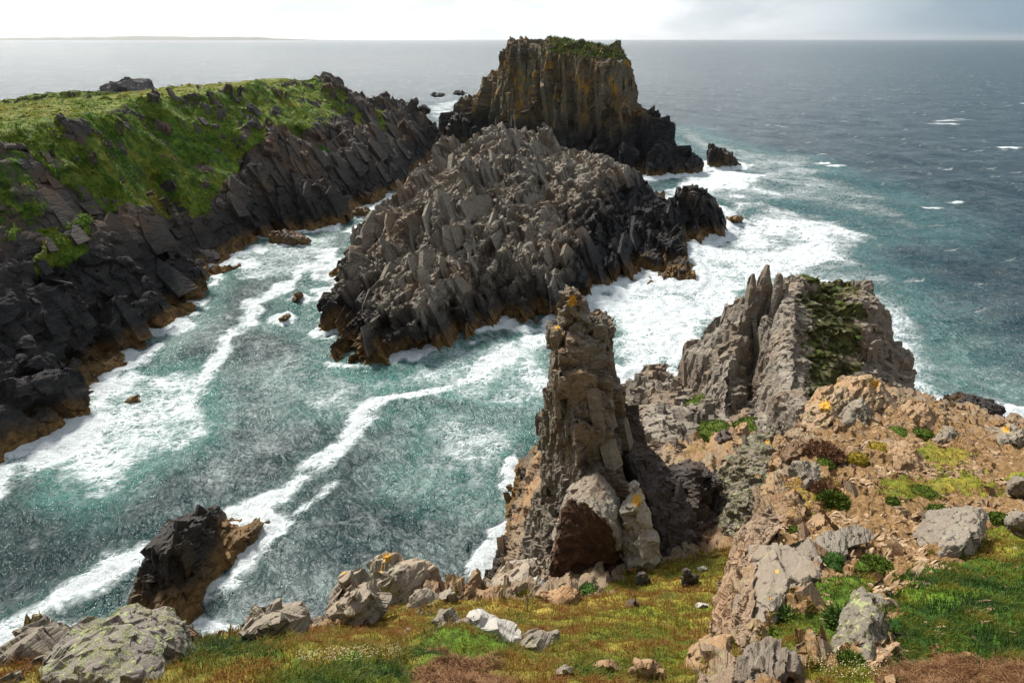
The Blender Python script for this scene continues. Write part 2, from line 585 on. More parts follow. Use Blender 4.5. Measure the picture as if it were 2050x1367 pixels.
def simple_mat(name, stops, scale=6., rough=.8, attr=None, spec=.2, trans=0.):
    s = NT(name)
    pos = s.n('ShaderNodeNewGeometry').outputs['Position']
    f = s.noise(pos, scale, 6., .65)
    if attr: f = s.math('ADD', s.attr(attr), s.math('MULTIPLY', s.math('SUBTRACT', f, .5), .35))
    c = s.ramp(f, stops)
    b = s.n('ShaderNodeBsdfPrincipled', Base__Color=c, Roughness=rough)
    b.inputs['Specular IOR Level'].default_value = spec
    if trans:
        tr = s.n('ShaderNodeBsdfTranslucent', Color=c)
        mx = s.n('ShaderNodeMixShader', Fac=trans, i1=b.outputs[0], i2=tr.outputs[0])
        return s.out(mx.outputs[0])
    return s.out(b.outputs[0])


BED = rot_frame(75, -58)          # steeply tilted beds, used on the islet
BEDV = rot_frame(75, -80)         # nearly upright beds (stack, fins, pinnacle)
BEDH = rot_frame(60, 40)
BEDG = rot_frame(78, -72)
FLATF = np.eye(3)

M_ISLET = rock_mat('islet_rock', (.06, .05, .043), (.23, .195, .16), (.52, .46, .39), BED, .8, algae=(1.3, 3.6), black=(2.6, 8.5), orange=0., rust=.5, lichen=.25, moss=.25, bumpd=.35)
M_STACK = rock_mat('stack_rock', (.04, .034, .028), (.16, .132, .09), (.34, .285, .19), BEDV, .5, stretch=(1.8, 2.4, .35), algae=(1., 3.5), black=(4., 15.), orange=.75, lichen=.55, lichcol=(.16, .15, .05), rust=.5, bumpd=.5)
M_HEAD = rock_mat('headland_rock', (.025, .022, .021), (.09, .078, .068), (.26, .22, .185), BED, .8, algae=(1.1, 3.8), black=(4.5, 13.), grass=True, rust=.4, bumpd=.4)
M_SEAROCK = rock_mat('sea_rock', (.02, .018, .016), (.06, .05, .04), (.15, .12, .085), BEDV, 1., algae=(1.2, 4.), rust=.5, bumpd=.25, rough=.5)
M_PIN = rock_mat('pinnacle_rock', (.055, .046, .038), (.20, .168, .132), (.42, .37, .30), BEDV, 1.6, stretch=(1., 1.6, .6), rust=.45, rustcol=(.24, .125, .05), orange=.16, lichen=.15, algae=(1., 2.5), bumpd=.12)
M_FIN = rock_mat('fin_rock', (.075, .062, .052), (.23, .195, .16), (.46, .40, .33), BEDV, 1.2, stretch=(1.6, 3.2, .32), rust=.35, lichen=.3, moss=1.5, bumpd=.14)
M_PALE = rock_mat('pale_rock', (.10, .082, .065), (.28, .235, .185), (.48, .42, .34), BEDH, 2.2, rust=.35, rustcol=(.34, .21, .11), orange=.05, lichen=.25, bumpd=.06)
M_GREY = rock_mat('grey_rock', (.07, .06, .05), (.195, .163, .128), (.37, .32, .26), BEDH, 2.0, rust=.3, lichen=.3, orange=.05, bumpd=.06)
M_DARK = rock_mat('dark_rock', (.025, .022, .021), (.075, .063, .055), (.17, .145, .125), BEDV, 1.6, stretch=(1.6, 3., .4), rust=.35, rustcol=(.12, .05, .02), bumpd=.08)
M_BROWN = rock_mat('brown_rock', (.045, .025, .015), (.13, .075, .042), (.25, .17, .11), BEDH, 1.8, rust=.7, rustcol=(.13, .055, .02), lichen=.2, bumpd=.07)
M_LICH = rock_mat('lichened_rock', (.06, .055, .045), (.19, .165, .13), (.38, .33, .27), BEDH, 2.2, rust=.35, lichen=.9, lichcol=(.23, .25, .11), orange=.1, moss=.2, bumpd=.07)
M_TAN = rock_mat('tan_rock', (.10, .066, .04), (.28, .18, .10), (.47, .34, .215), BEDH, 2.2, rust=.5, rustcol=(.40, .21, .085), lichen=.2, orange=.08, bumpd=.06)
M_GROUND = rock_mat('ground_rock', (.065, .048, .036), (.235, .168, .112), (.43, .33, .225), BEDG, 1.7, rust=.65, rustcol=(.35, .18, .068), lichen=.3, algae=(1., 4.), black=(3., 7.), grass=True, soil=True, bumpd=.1)
GRASS_STOPS = [(.08, (.018, .046, .007)), (.30, (.062, .105, .010)), (.52, (.155, .145, .014)), (.74, (.245, .145, .026)), (.95, (.20, .075, .018))]
M_GRASS = simple_mat('grass_blades', GRASS_STOPS, 1.3, .6, 'tint', .2, .35)
M_MOSS = simple_mat('cushion_moss', [(.3, (.018, .040, .005)), (.55, (.075, .115, .010)), (.75, (.20, .19, .025))], 9., .9)
M_HEATH = simple_mat('heather', [(.3, (.05, .02, .012)), (.5, (.14, .065, .035)), (.7, (.24, .15, .06))], 9., .9)
M_FLOWER = simple_mat('dry_flower_heads', [(.3, (.55, .42, .20)), (.7, (.8, .72, .5))], 30., .8)
M_STRAW = simple_mat('dead_stems', [(.3, (.07, .03, .014)), (.5, (.20, .10, .045)), (.7, (.38, .24, .12))], 5., .8)
M_CHIP = simple_mat('stone_chips', [(.3, (.13, .08, .045)), (.5, (.29, .195, .115)), (.7, (.46, .355, .24))], 3., .85)
M_LIT = simple_mat('lichen_tuft', [(.3, (.13, .15, .05)), (.55, (.30, .32, .12)), (.75, (.50, .50, .24))], 12., .9)
M_ORANGE = simple_mat('orange_lichen', [(.3, (.33, .13, .015)), (.55, (.55, .27, .02)), (.75, (.66, .42, .05))], 9., .9)
M_HEADSLAB = rock_mat('shore_slab_rock', (.05, .045, .045), (.15, .135, .13), (.28, .25, .24), BED, .8, bumpd=.15)
M_PALEOR = rock_mat('orange_spotted_rock', (.13, .11, .09), (.34, .30, .25), (.54, .50, .44), BEDH, 2.4, rust=.2, orange=.55, lichen=.3, bumpd=.05)
M_LICHB = rock_mat('boulder_rock', (.085, .075, .065), (.22, .195, .17), (.40, .37, .33), BEDH, 3.2, stretch=(1., 1., 1.3), rust=.2, lichen=1., lichcol=(.22, .25, .10), bumpd=.04)
M_WHITE = rock_mat('white_rock', (.20, .18, .16), (.40, .375, .34), (.60, .57, .53), BEDH, 2.5, rust=.2, rustcol=(.40, .27, .16), lichen=.2, bumpd=.04)
M_GREYO = rock_mat('grey_slab_rock', (.10, .08, .062), (.205, .168, .13), (.32, .27, .215), BEDH, 1.6, rust=.3, rustcol=(.26, .18, .11), orange=.1, lichen=.15, bumpd=.03)
M_STRI = rock_mat('striated_rock', (.07, .06, .05), (.22, .19, .15), (.42, .37, .30), rot_frame(70, -70), 2.2, stretch=(.25, .8, 5.), rust=.3, bumpd=.05)
M_GREYP = rock_mat('pale_grey_rock', (.085, .072, .06), (.215, .185, .15), (.38, .34, .29), BEDH, 2.2, stretch=(.8, 1., 1.4), rust=.12, lichen=.25, bumpd=.05)
M_TANM = rock_mat('tan_mossy_rock', (.12, .085, .055), (.33, .235, .15), (.54, .42, .29), BEDH, 1.8, rust=.5, rustcol=(.40, .21, .085), lichen=.2, orange=.3, moss=.5, bumpd=.08)
M_GOLD = simple_mat('golden_cushion', [(.3, (.09, .06, .008)), (.55, (.27, .20, .02)), (.75, (.42, .36, .06))], 9., .9)
M_MOSSO = simple_mat('olive_moss', [(.3, (.014, .022, .005)), (.55, (.05, .07, .010)), (.75, (.13, .13, .02))], 5., .9)
M_MOSSD = simple_mat('dark_moss', [(.3, (.012, .035, .006)), (.55, (.04, .09, .012)), (.75, (.10, .16, .03))], 9., .9)
M_LEAF = simple_mat('leaf_blades', [(.3, (.03, .06, .012)), (.55, (.09, .15, .03)), (.75, (.2, .26, .08))], 9., .5)
M_GREYB = rock_mat('hollow_slab_rock', (.07, .06, .05), (.21, .18, .145), (.40, .35, .29), BEDH, 2.0, rust=.3, lichen=.35, orange=.08, bumpd=.06)
M_STRATA = rock_mat('strata_rock', (.10, .07, .05), (.29, .205, .14), (.50, .39, .28), rot_frame(57, -26), 2.0, stretch=(.2, .8, 4.), rust=.4, rustcol=(.38, .2, .085), lichen=.15, bumpd=.06)
M_BLACK = rock_mat('wet_black_rock', (.008, .007, .007), (.028, .023, .019), (.085, .066, .048), BEDV, 1., algae=(.8, 2.6), rust=.5, rustcol=(.10, .06, .03), bumpd=.2, rough=.5)
M_TUSS = simple_mat('tussock_blades', [(.08, (.028, .090, .010)), (.30, (.11, .195, .014)), (.52, (.22, .23, .025)), (.74, (.33, .23, .05))], .8, .6, 'tint', .2, .4)
M_FINP = rock_mat('fin_slab_rock', (.085, .07, .058), (.27, .23, .19), (.50, .44, .37), BEDV, 1.2, stretch=(1.8, 3.6, .22), rust=.3, lichen=.3, bumpd=.12)
# ------------------------------------------------------------------ the near ground: grass slope, stony spur, gully and sea cliff
def lines_tin(lines, extra=()):
    """lines: lists of world points used as break lines; extra: loose points"""
    pts, edges = [], []
    for ln in lines:
        a = len(pts)
        pts += list(ln)
        edges += [(a + k, a + k + 1) for k in range(len(ln) - 1)]
    pts += list(extra)
    A = np.array(pts, float)
    co, tris, idx = cdt(A[:, :2], edges)
    Z = np.zeros(len(co))
    from_i = np.array([i if i >= 0 else -1 for i in idx])
    Z[from_i >= 0] = A[from_i[from_i >= 0], 2]
    for k in np.where(from_i < 0)[0]:       # crossing of two break lines: nearest point's height
        Z[k] = A[np.argmin(((A[:, :2] - co[k]) ** 2).sum(1)), 2]
    V = np.column_stack([co, Z])
    a, b, c = V[tris[0]]
    n = np.cross(V[tris[:, 1], :2] - V[tris[:, 0], :2], V[tris[:, 2], :2] - V[tris[:, 0], :2])
    tris[n < 0] = tris[n < 0][:, ::-1]
    return V, tris[np.abs(n) > 1e-9]


Q = lambda *a: [P(*t) for t in a]
W3 = lambda *a: [np.array(t, float) for t in a]
near_row = W3((-26, 4.2, 32.4), (-14, 4.2, 32.8), (-6, 4.2, 33.0), (0, 4.2, 33.0), (6, 4.2, 32.9), (14, 4.3, 32.8), (30, 5, 32))
stand = W3((-26, 1.6, 36), (-14, 1.8, 37), (-6, 1.6, 37.6), (0, 1.5, 38.2), (6, 1.6, 37.6), (14, 1.8, 37), (30, 2, 36), (-26, -8, 37), (0, -8, 38.8), (30, -8, 37), (0, 0, 38.35))
slope1 = Q((-300, 1390, 7), (-100, 1375, 7), (350, 1367, 7), (700, 1367, 7), (1000, 1367, 7.5), (1250, 1367, 8.0), (1390, 1367, 8.2))
slope2 = Q((-300, 1330, 8.6), (-100, 1320, 8.8), (120, 1320, 9.0), (350, 1310, 9.0), (700, 1300, 9.6), (1000, 1290, 11), (1200, 1270, 13), (1380, 1255, 14.2), (1462, 1262, 14.0))
slope3 = Q((480, 1278, 10.8), (600, 1258, 12.4), (700, 1240, 13.8), (800, 1220, 15.4), (900, 1209, 17), (1000, 1205, 18), (1100, 1202, 19), (1180, 1192, 20.2), (1240, 1160, 21.8), (1300, 1140, 23), (1400, 1118, 24), (1500, 1102, 24.6))
slopem = Q((1300, 1200, 17.6), (1400, 1180, 19.4), (1480, 1180, 18.2))
edge_l = Q((-300, 1340, 10.0), (-100, 1330, 10.0), (150, 1310, 10.2), (350, 1292, 10.2))
spur_edge = Q((1500, 1330, 8.6), (1508, 1290, 10), (1522, 1180, 12.8), (1542, 1080, 16), (1556, 1000, 20), (1572, 920, 24.5), (1602, 880, 27), (1640, 830, 30), (1680, 785, 32.5), (1740, 757, 34), (1800, 792, 34), (1870, 817, 34.5), (1930, 832, 35), (2000, 850, 35.5), (2070, 862, 36), (2300, 880, 36))
spur_foot = Q((1440, 1345, 9.6), (1455, 1310, 11.6), (1466, 1275, 13.4), (1484, 1180, 18.4), (1505, 1110, 22.6), (1530, 1000, 27.5), (1545, 930, 31), (1560, 900, 33.5))
spur_in = Q((1700, 1000, 21), (1700, 1100, 16.5), (1650, 1200, 12.6), (1600, 1300, 9.6), (1900, 900, 26.5), (1900, 1000, 21.4), (1900, 1100, 16), (2000, 1200, 12), (1900, 1300, 9.2), (2080, 1000, 21), (2080, 900, 27.5),
            (2080, 1150, 14), (2080, 1367, 7.5), (1700, 1367, 7.8), (1850, 1367, 7.5), (1800, 1200, 12.2), (1720, 870, 27.8), (1650, 900, 25.6), (1800, 860, 29.2), (2300, 1000, 20), (2300, 1200, 11.5), (2300, 1367, 7.4), (1600, 1367, 7.9), (1620, 1040, 18.4))
gully = Q((1400, 900, 37), (1500, 870, 39), (1350, 950, 33), (1300, 1000, 30), (1480, 1000, 30), (1440, 1060, 27), (1600, 850, 39), (1250, 1060, 26.5), (1200, 1140, 23.6), (1360, 1080, 26.4),
          (1290, 772, 60), (1350, 765, 58), (1300, 830, 48), (1350, 850, 44), (1300, 900, 38.5), (1420, 820, 46), (1260, 850, 44))
shore_w = [P(u, v, Z=0) for u, v in ((1250, 775), (1180, 800), (1085, 868), (1040, 930), (1012, 1000), (1024, 1080), (992, 1130), (962, 1190))] + W3((-4, 36, 0), (-9, 29, 0), (-20, 24, 0), (-40, 20, 0))
shore_e = W3((14, 79, 0), (24, 77, 0), (34, 70, 0), (40, 60, 0), (52, 52, 0), (75, 46, 0))
shore_out = W3((-44, 26, -4), (-22, 30, -4), (-11, 35, -4), (-5.5, 43, -4), (-4.5, 52, -4), (-2, 58, -4), (3, 70, -4), (10, 84, -4), (24, 82, -4), (38, 74, -4), (45, 63, -4), (56, 56, -4), (80, 50, -4))
cliff_w = Q((1040, 1050, 42.5), (1052, 955, 48.5), (1075, 900, 52), (1072, 1120, 33.5), (1010, 1160, 34.5), (1090, 1000, 36.5), (1095, 1150, 26.5), (1020, 1188, 24.5), (975, 1196, 22.6), (1120, 940, 38))
cliff_w += W3((-3, 20, 21.5), (-6, 19, 20.5), (-9, 16, 21), (-14, 13.5, 24), (-20, 13, 24), (-3.5, 27, 11), (-9, 23, 10), (-20, 18, 11), (-36, 14, 10))
cliff_e = W3((27, 44, 17), (20, 52, 13), (30, 50, 10), (34, 58, 4), (42, 44, 13), (48, 42, 9), (60, 38, 12))
V, F = lines_tin([near_row, slope1, slope2, slope3, slopem, edge_l, spur_edge, spur_foot, shore_w, shore_e, shore_out], spur_in + gully + cliff_w + cliff_e + stand)
V, F = refine(V, F, lambda m: np.full(len(m), 1.2))
V = relax(V, F, 3, .5)
V, F = refine(V, F, lod(.0042, .03, .8))
pu, pv = project(V)
pn = np.stack([fbm(V[:, :3] * 1.1, 6, .6), fbm(V[:, :3] * 1.1 + 40, 6, .6)], 1)
pu_w, pv_w = pu + pn[:, 0] * 45, pv + pn[:, 1] * 24
g = np.zeros(len(V)); tint = np.full(len(V), .45); soil = np.zeros(len(V))
SPUR = [(1500, 1420), (1505, 1290), (1530, 1100), (1556, 1000), (1575, 905), (1640, 830), (1740, 755), (1870, 815), (2100, 850), (2500, 860), (2500, 1600), (1500, 1600)]
GREEN = [
    ([(-500, 1500), (-500, 1345), (340, 1283), (480, 1270), (600, 1250), (700, 1238), (800, 1217), (880, 1206), (960, 1201), (1100, 1203), (1175, 1196), (1235, 1165), (1262, 1140), (1330, 1128), (1420, 1110), (1515, 1090), (1496, 1180), (1472, 1262), (1455, 1310), (1405, 1367), (1405, 1600), (-500, 1600)], .62),
    ([(330, 1330), (400, 1288), (520, 1283), (560, 1300), (520, 1318), (430, 1330)], .16),
    ([(520, 1367), (560, 1335), (700, 1325), (820, 1338), (830, 1420), (500, 1420)], .22),
    ([(815, 1322), (850, 1280), (920, 1252), (1000, 1268), (1025, 1300), (960, 1330), (860, 1345)], .27),
    ([(825, 1420), (835, 1340), (930, 1318), (1005, 1330), (1015, 1420)], .98),
    ([(1120, 1330), (1180, 1300), (1240, 1310), (1210, 1360), (1130, 1367)], .4),
    ([(1300, 1367), (1290, 1300), (1370, 1270), (1420, 1290), (1390, 1367)], .45),
    ([(1150, 1290), (1250, 1230), (1380, 1200), (1420, 1240), (1300, 1290)], .52),
    ([(1780, 1290), (1800, 1190), (1840, 1150), (1900, 1125), (2100, 1090), (2100, 1310), (1960, 1330), (1880, 1290), (1830, 1330), (1790, 1325)], .16),
    ([(1640, 1190), (1680, 1158), (1745, 1152), (1750, 1180), (1735, 1215), (1690, 1232), (1640, 1215)], .30),
    ([(1510, 1285), (1560, 1215), (1600, 1228), (1700, 1236), (1710, 1285), (1620, 1308), (1520, 1310)], .42),
    ([(1640, 1345), (1700, 1316), (1770, 1340), (1770, 1420), (1600, 1420)], .45),
    ([(1775, 1335), (1850, 1315), (1960, 1335), (2100, 1310), (2100, 1450), (1775, 1450)], .93),
    ([(1840, 960), (1900, 940), (1990, 950), (1985, 975), (1880, 985), (1835, 985)], .55),
    ([(2000, 960), (2100, 930), (2100, 990), (2010, 985)], .55),
    ([(1930, 1090), (2000, 1060), (2100, 1050), (2100, 1110), (1960, 1135), (1915, 1130)], .50),
    ([(1560, 940), (1660, 975), (1690, 1010), (1640, 1025), (1570, 1010)], .75),
    ([(1790, 905), (1890, 890), (1950, 905), (1960, 930), (1860, 925)], .6),
    ([(1730, 990), (1800, 955), (1860, 975), (1850, 1010), (1770, 1010)], .55),
]
for k, (poly, t) in enumerate(GREEN):
    m = inpoly(pu_w, pv_w, poly)
    g[m] = 1.0 if k not in (13, 14, 16, 17, 18) else .66
    tint[m] = t
behind = V[:, 1] > 26.5
g[behind & ~inpoly(pu, pv, SPUR)] = 0
gul = inpoly(pu_w, pv_w, [(1270, 1000), (1350, 900), (1450, 860), (1560, 850), (1570, 930), (1540, 1040), (1470, 1090), (1400, 1060), (1330, 1020)])
g[gul] = np.maximum(g[gul], .40); tint[gul] = .38
soil[inpoly(pu_w, pv_w, SPUR) & (V[:, 1] < 38)] = .62
soil[inpoly(pu_w, pv_w, [(1640, 1000), (1760, 950), (1900, 960), (1960, 1020), (1880, 1130), (1760, 1140), (1690, 1090)])] = .95
soil[inpoly(pu_w, pv_w, [(1880, 880), (2060, 870), (2060, 930), (1900, 940)])] = .9
soil[gul] = .45
nzb = normals(V, F)[:, 2]
soil *= smooth01(nzb, .35, .6)
gm = g * smooth01(nzb, .3, .55)
# relief: rock where there is no turf, soft hummocks where there is
rockw = np.clip(1 - gm * .92, 0, 1) * (1 - .55 * np.clip(soil, 0, 1))
V0 = V.copy()
V = rock_disp(V, F, BEDG, ((2.6, 1.5, .9, .6), (.8, .5, .3, .2)), (.3, .05), .12, .8, rockw * smooth01(V[:, 1], 2, 9), 3.)
hum = fbm(V0[:, :3] * .8 + 3, 4) * .16 + ridged(V0[:, :3] * 2.2, 3) * .05 + fbm(V0[:, :3] * .25, 2) * .25
V[:, 2] += hum * np.clip(gm + .25 * soil, 0, 1)
V[:, 2] += soil * fbm(V0[:, :3] * 3.1, 4) * .07
for (bu, bv, bY, r, h) in ((925, 1290, 10.4, .75, .62), (1010, 1310, 9.9, .5, .2), (880, 1345, 8.6, .5, .2), (1800, 1020, 20, 1.1, .35), (600, 1335, 8.6, 1.2, .15), (1900, 1200, 12, 1.6, .25), (1700, 1190, 12.9, .5, .15)):
    c = P(bu, bv, bY)
    dd = ((V[:, 0] - c[0]) ** 2 + (V[:, 1] - c[1]) ** 2) / r ** 2
    V[:, 2] += h * np.exp(-dd) * (V[:, 1] < 23)
gat = dict(grass=gm, tint=tint, soil=soil)
GV, GF, GG, GT, GSOIL = V, F, gm, tint, soil
seen = (pu > -100) & (pu < 2150) & (pv < 1420) & (V[:, 1] > 8)
wr = seen * np.clip(1 - gm * 1.6, 0, 1)
V2, F2, gat = add_slabs(V, F, gat, BEDG, 420, (.5, 2.6), (.35, .8), (.12, .3), wr * (V[:, 1] > 20) * np.clip(1 - soil * 1.3, 0, 1), (-.35, .05), .14)
V2 = V2; W_, F_, h_ = slabs(V, F, rot_frame(66, -50), 230, (.18, 1.1), (.5, 1.1), (.14, .35), wr * (soil > .3) * (V[:, 1] < 36) * smooth01(fbm(V[:, :3] * .5 + 9, 3), -.1, .25), (-.35, .0), .2, 2.2)
F2 = np.concatenate([F2, F_ + len(V2)]); V2 = np.concatenate([V2, W_])
gat = {q: np.concatenate([x, np.zeros(len(W_)) + (.5 if q == 'tint' else 0)]) for q, x in gat.items()}
ground = mesh_obj('ground', V2, F2, M_GROUND, sharp=38, attrs=gat, origin=np.zeros(3))
tag(ground, 'turf slope and stony brown spur above the inlet in front', kind='structure')
print('ground', len(V), time.time() - T0)
gbvh = BVHTree.FromPolygons(GV[:, :3].tolist(), GF.tolist())


def on_ground(u, v):
    """where the sight line through photo pixel (u, v) meets the near ground"""
    d = Vector(P(u, v, 10.) - np.array([0, 0, EYE])).normalized()
    h = gbvh.ray_cast(Vector((0, 0, EYE)), d)
    return (np.array(h[0]), np.array(h[1])) if h[0] is not None else (None, None)


# ------------------------------------------------------------------ headland across the water
sh = [(-330, 1250), (0, 955), (60, 915), (110, 885), (165, 862), (192, 830), (215, 790), (222, 757), (258, 760), (305, 740), (314, 710), (332, 690), (375, 655), (408, 625), (396, 600), (386, 580), (430, 570),
      (470, 550), (505, 520), (520, 490), (545, 470), (600, 467), (650, 466), (688, 455), (696, 430), (730, 410), (762, 403), (800, 382), (822, 356), (850, 344), (884, 306), (892, 282)]
shore_h = [P(u, v, Z=0) for u, v in sh] + W3((-40, 345, 0), (-75, 350, 0), (-110, 300, 0), (-190, 280, 0), (-260, 270, 0), (-420, 260, 0))
cen = np.array([-130, 160, 0.])
outer = []
for k, p in enumerate(shore_h):
    a, b = shore_h[max(k - 1, 0)], shore_h[min(k + 1, len(shore_h) - 1)]
    t = (b - a)[:2]; t /= np.linalg.norm(t)
    nrm = np.array([t[1], -t[0]])
    outer.append(np.array([p[0] + nrm[0] * 3.2, p[1] + nrm[1] * 3.2, -4.5]))
rim = Q((-330, 300, 84), (-120, 285, 92), (0, 272, 98), (80, 252, 108), (170, 231, 121), (270, 206, 146), (350, 197, 158), (430, 186, 168), (520, 168.5, 196))
far_edge = Q((-330, 240, 125), (0, 214, 156), (90, 205, 168), (190, 195.5, 173), (300, 184, 188), (420, 171, 205), (560, 156, 229), (640, 156, 229), (668, 171, 235), (690, 180, 240), (722, 183, 248), (762, 201, 258), (800, 206, 268), (830, 207, 275), (852, 232, 280), (876, 262, 290))
mids = Q((30, 350, 92), (50, 500, 82), (100, 700, 72), (0, 800, 63), (0, 620, 72), (-200, 700, 66), (-200, 450, 80),
         (110, 330, 100), (150, 385, 98), (182, 432, 95.5), (245, 500, 94.5), (300, 620, 93.6), (180, 640, 86), (215, 560, 90), (160, 760, 77), (110, 560, 84),
         (255, 470, 105), (300, 540, 104), (330, 600, 103.5), (290, 420, 117), (240, 360, 112), (200, 300, 113), (300, 300, 143), (380, 330, 143), (330, 420, 130), (400, 430, 133), (350, 490, 121), (420, 500, 128), (470, 460, 137),
         (270, 250, 135), (380, 250, 152), (450, 300, 157), (420, 230, 161),
         (500, 230, 176), (470, 340, 152), (480, 400, 146), (560, 235, 186), (610, 300, 170), (640, 370, 163), (560, 330, 158), (560, 420, 153), (640, 420, 160), (520, 440, 146),
         (600, 190, 205), (660, 200, 220), (690, 260, 200), (730, 330, 188), (680, 380, 176), (740, 370, 185), (780, 300, 210), (760, 230, 240), (830, 250, 250), (850, 290, 250), (800, 330, 215), (650, 330, 178))
backs = W3((-330, 190, 18), (-200, 200, 20), (-150, 220, 20), (-120, 250, 20), (-95, 275, 20), (-70, 300, 14), (-52, 318, 8))
V, F = lines_tin([shore_h, outer, rim, far_edge], mids + backs)
V, F = refine(V, F, lambda m: np.full(len(m), 6.))
V = relax(V, F, 1, .4)
V, F = refine(V, F, lambda m: np.where((m[:, 1] < 300) & (m[:, 0] > -175), lod(.0023, .15, .75)(m), 4.))
pu, pv = project(V)
N = normals(V, F)
w1 = fbm(V[:, :3] * .09, 4)
w2 = fbm(V[:, :3] * .09 + 50, 4)
puw, pvw = pu + w1 * 35, pv + w2 * 25
RIMP = [(-900, 330), (-120, 280), (0, 273), (80, 253), (170, 232), (270, 207), (430, 187), (520, 170), (640, 160), (700, 130), (-900, 130)]
SLOPEP = [(-60, 262), (170, 220), (430, 180), (520, 165), (640, 152), (690, 200), (640, 215), (560, 230), (530, 250), (500, 300), (455, 370), (420, 415), (330, 450), (255, 430), (205, 425), (160, 390), (110, 340), (60, 300), (-60, 290)]
g = np.zeros(len(V)); tint = np.full(len(V), .36)
m = inpoly(puw, pvw, SLOPEP); g[m] = .86
for poly, gv, tv in (([(90, 430), (170, 400), (180, 470), (150, 520), (95, 530)], .72, .45), ([(-50, 330), (60, 300), (80, 420), (30, 470), (-50, 470)], .50, .3), ([(630, 290), (665, 300), (690, 340), (650, 335), (630, 320)], 1., .24),
                     ([(680, 200), (740, 225), (790, 240), (770, 250), (710, 235)], .9, .5), ([(600, 180), (660, 170), (700, 210), (660, 260), (600, 230)], .55, .4), ([(530, 200), (620, 180), (640, 260), (590, 270), (540, 260)], .62, .36)):
    m = inpoly(puw, pvw, poly); g[m] = np.maximum(g[m], gv); tint[m] = tv
m = inpoly(pu + w1 * 10, pv + w2 * 4, RIMP) & (V[:, 2] > 18)
g[m] = 1.0; tint[m] = .42
m2 = m & (pv < 200 + 40 * (pu < 150)); tint[m2] = .50
pat = smooth01(fbm(V[:, :3] * .05 + 9, 4), .15, .5)
sl = (g > .7) & ~m
tint = np.where(sl, tint + pat * .22 - .10 * smooth01(fbm(V[:, :3] * .04 + 77, 3), .1, .4), tint)
g *= smooth01(V[:, 2], 4, 9)
outc = fbm((V[:, :3] @ BED.T) * np.array([.16, .22, .5]) + 5, 5, .6)
g = np.where(sl, g - .8 * smooth01(outc, .30, .50), g)
rw = 1 - .86 * np.clip(g, 0, 1)
near = smooth01(V[:, 2], -4, 1)
V = scarps(V, F, BED, 15., 3.4, rw * near, 4.)
V = scarps(V, F, BED, 5.5, 1.1, rw * near, 9.)
V = rock_disp(V, F, BED, ((14., 10., 4., 2.2), (5., 4., 1.5, .9), (1.8, 1.4, .6, .35)), (1.1, .2), .45, 2.2, rw * near, 11.)
V[:, 2] += np.clip(g, 0, 1) * (fbm(V[:, :3] * .35, 4) * .45 + ridged(V[:, :3] * .8, 2) * .12)
hat = dict(grass=g, tint=tint, wet=smooth01(112 - V[:, 1] + 8 * fbm(V * .06, 4), -5, 25) * .85)  # wet here also paints the near-left cliff's shade into the colour
HV, HF, HG, HT = V, F, g, tint
vis = (V[:, 2] > 3.5) & (V[:, 0] > -150) & (V[:, 1] < 262) & (pu > -60)
V, F, hat = add_slabs(V, F, hat, BED, 430, (2., 8.5), (.4, .9), (.10, .2), vis * np.clip(1 - 2.2 * g, 0, 1) * (V[:, 2] > 6) * (.1 + .9 * smooth01(V[:, 1], 88, 104)) * (1 - smooth01(V[:, 2], 21, 25)), (-.46, -.22), .07, 1.8)
V, F, hat = add_slabs(V, F, hat, BED, 700, (.8, 3.2), (.4, .9), (.12, .25), np.concatenate([vis * np.clip(1.12 - g, .02, 1), np.zeros(len(V) - len(vis))]), (-.4, -.05), .12, 2.)
headland = mesh_obj('headland', V, F, M_HEAD, sharp=38, attrs=hat, origin=np.zeros(3))
tag(headland, 'grass topped rocky headland across the inlet with dark sea cliffs', kind='structure')
print('headland', len(V), time.time() - T0)

# ------------------------------------------------------------------ jagged islet in the middle
sh = [(640, 545), (636, 580), (645, 630), (660, 660), (650, 708), (690, 733), (735, 728), (788, 735), (830, 720), (880, 702), (925, 686), (938, 664), (985, 655), (1040, 645), (1086, 634), (1110, 640), (1225, 606), (1236, 577), (1290, 581), (1340, 571),
      (1390, 574), (1384, 550), (1362, 520), (1376, 492), (1420, 480), (1466, 456)]
ishore = [P(u, v, Z=0) for u, v in sh] + W3((53, 175, 0), (40, 188, 0), (20, 200, 0), (0, 208, 0), (-14, 200, 0)) + [P(u, v, Z=0) for u, v in ((880, 318), (850, 350), (818, 378), (797, 420), (768, 462), (700, 518))]
c = np.mean(ishore, 0)
iout = []
n = len(ishore)
for k, p in enumerate(ishore):
    t = (ishore[(k + 1) % n] - ishore[k - 1])[:2]; t /= np.linalg.norm(t)
    iout.append(np.array([p[0] + t[1] * 3., p[1] - t[0] * 3., -4.5]))
crest = Q((872, 330, 150), (905, 288, 152), (950, 259, 153), (976, 259, 154), (1002, 266, 156), (1040, 281, 158), (1072, 275, 160), (1092, 286, 162), (1135, 281, 164), (1152, 281, 164), (1180, 309, 160), (1202, 325, 157), (1260, 350, 153), (1300, 361, 152), (1332, 384, 152), (1365, 388, 152), (1384, 373, 153), (1402, 392, 153), (1440, 428, 155))
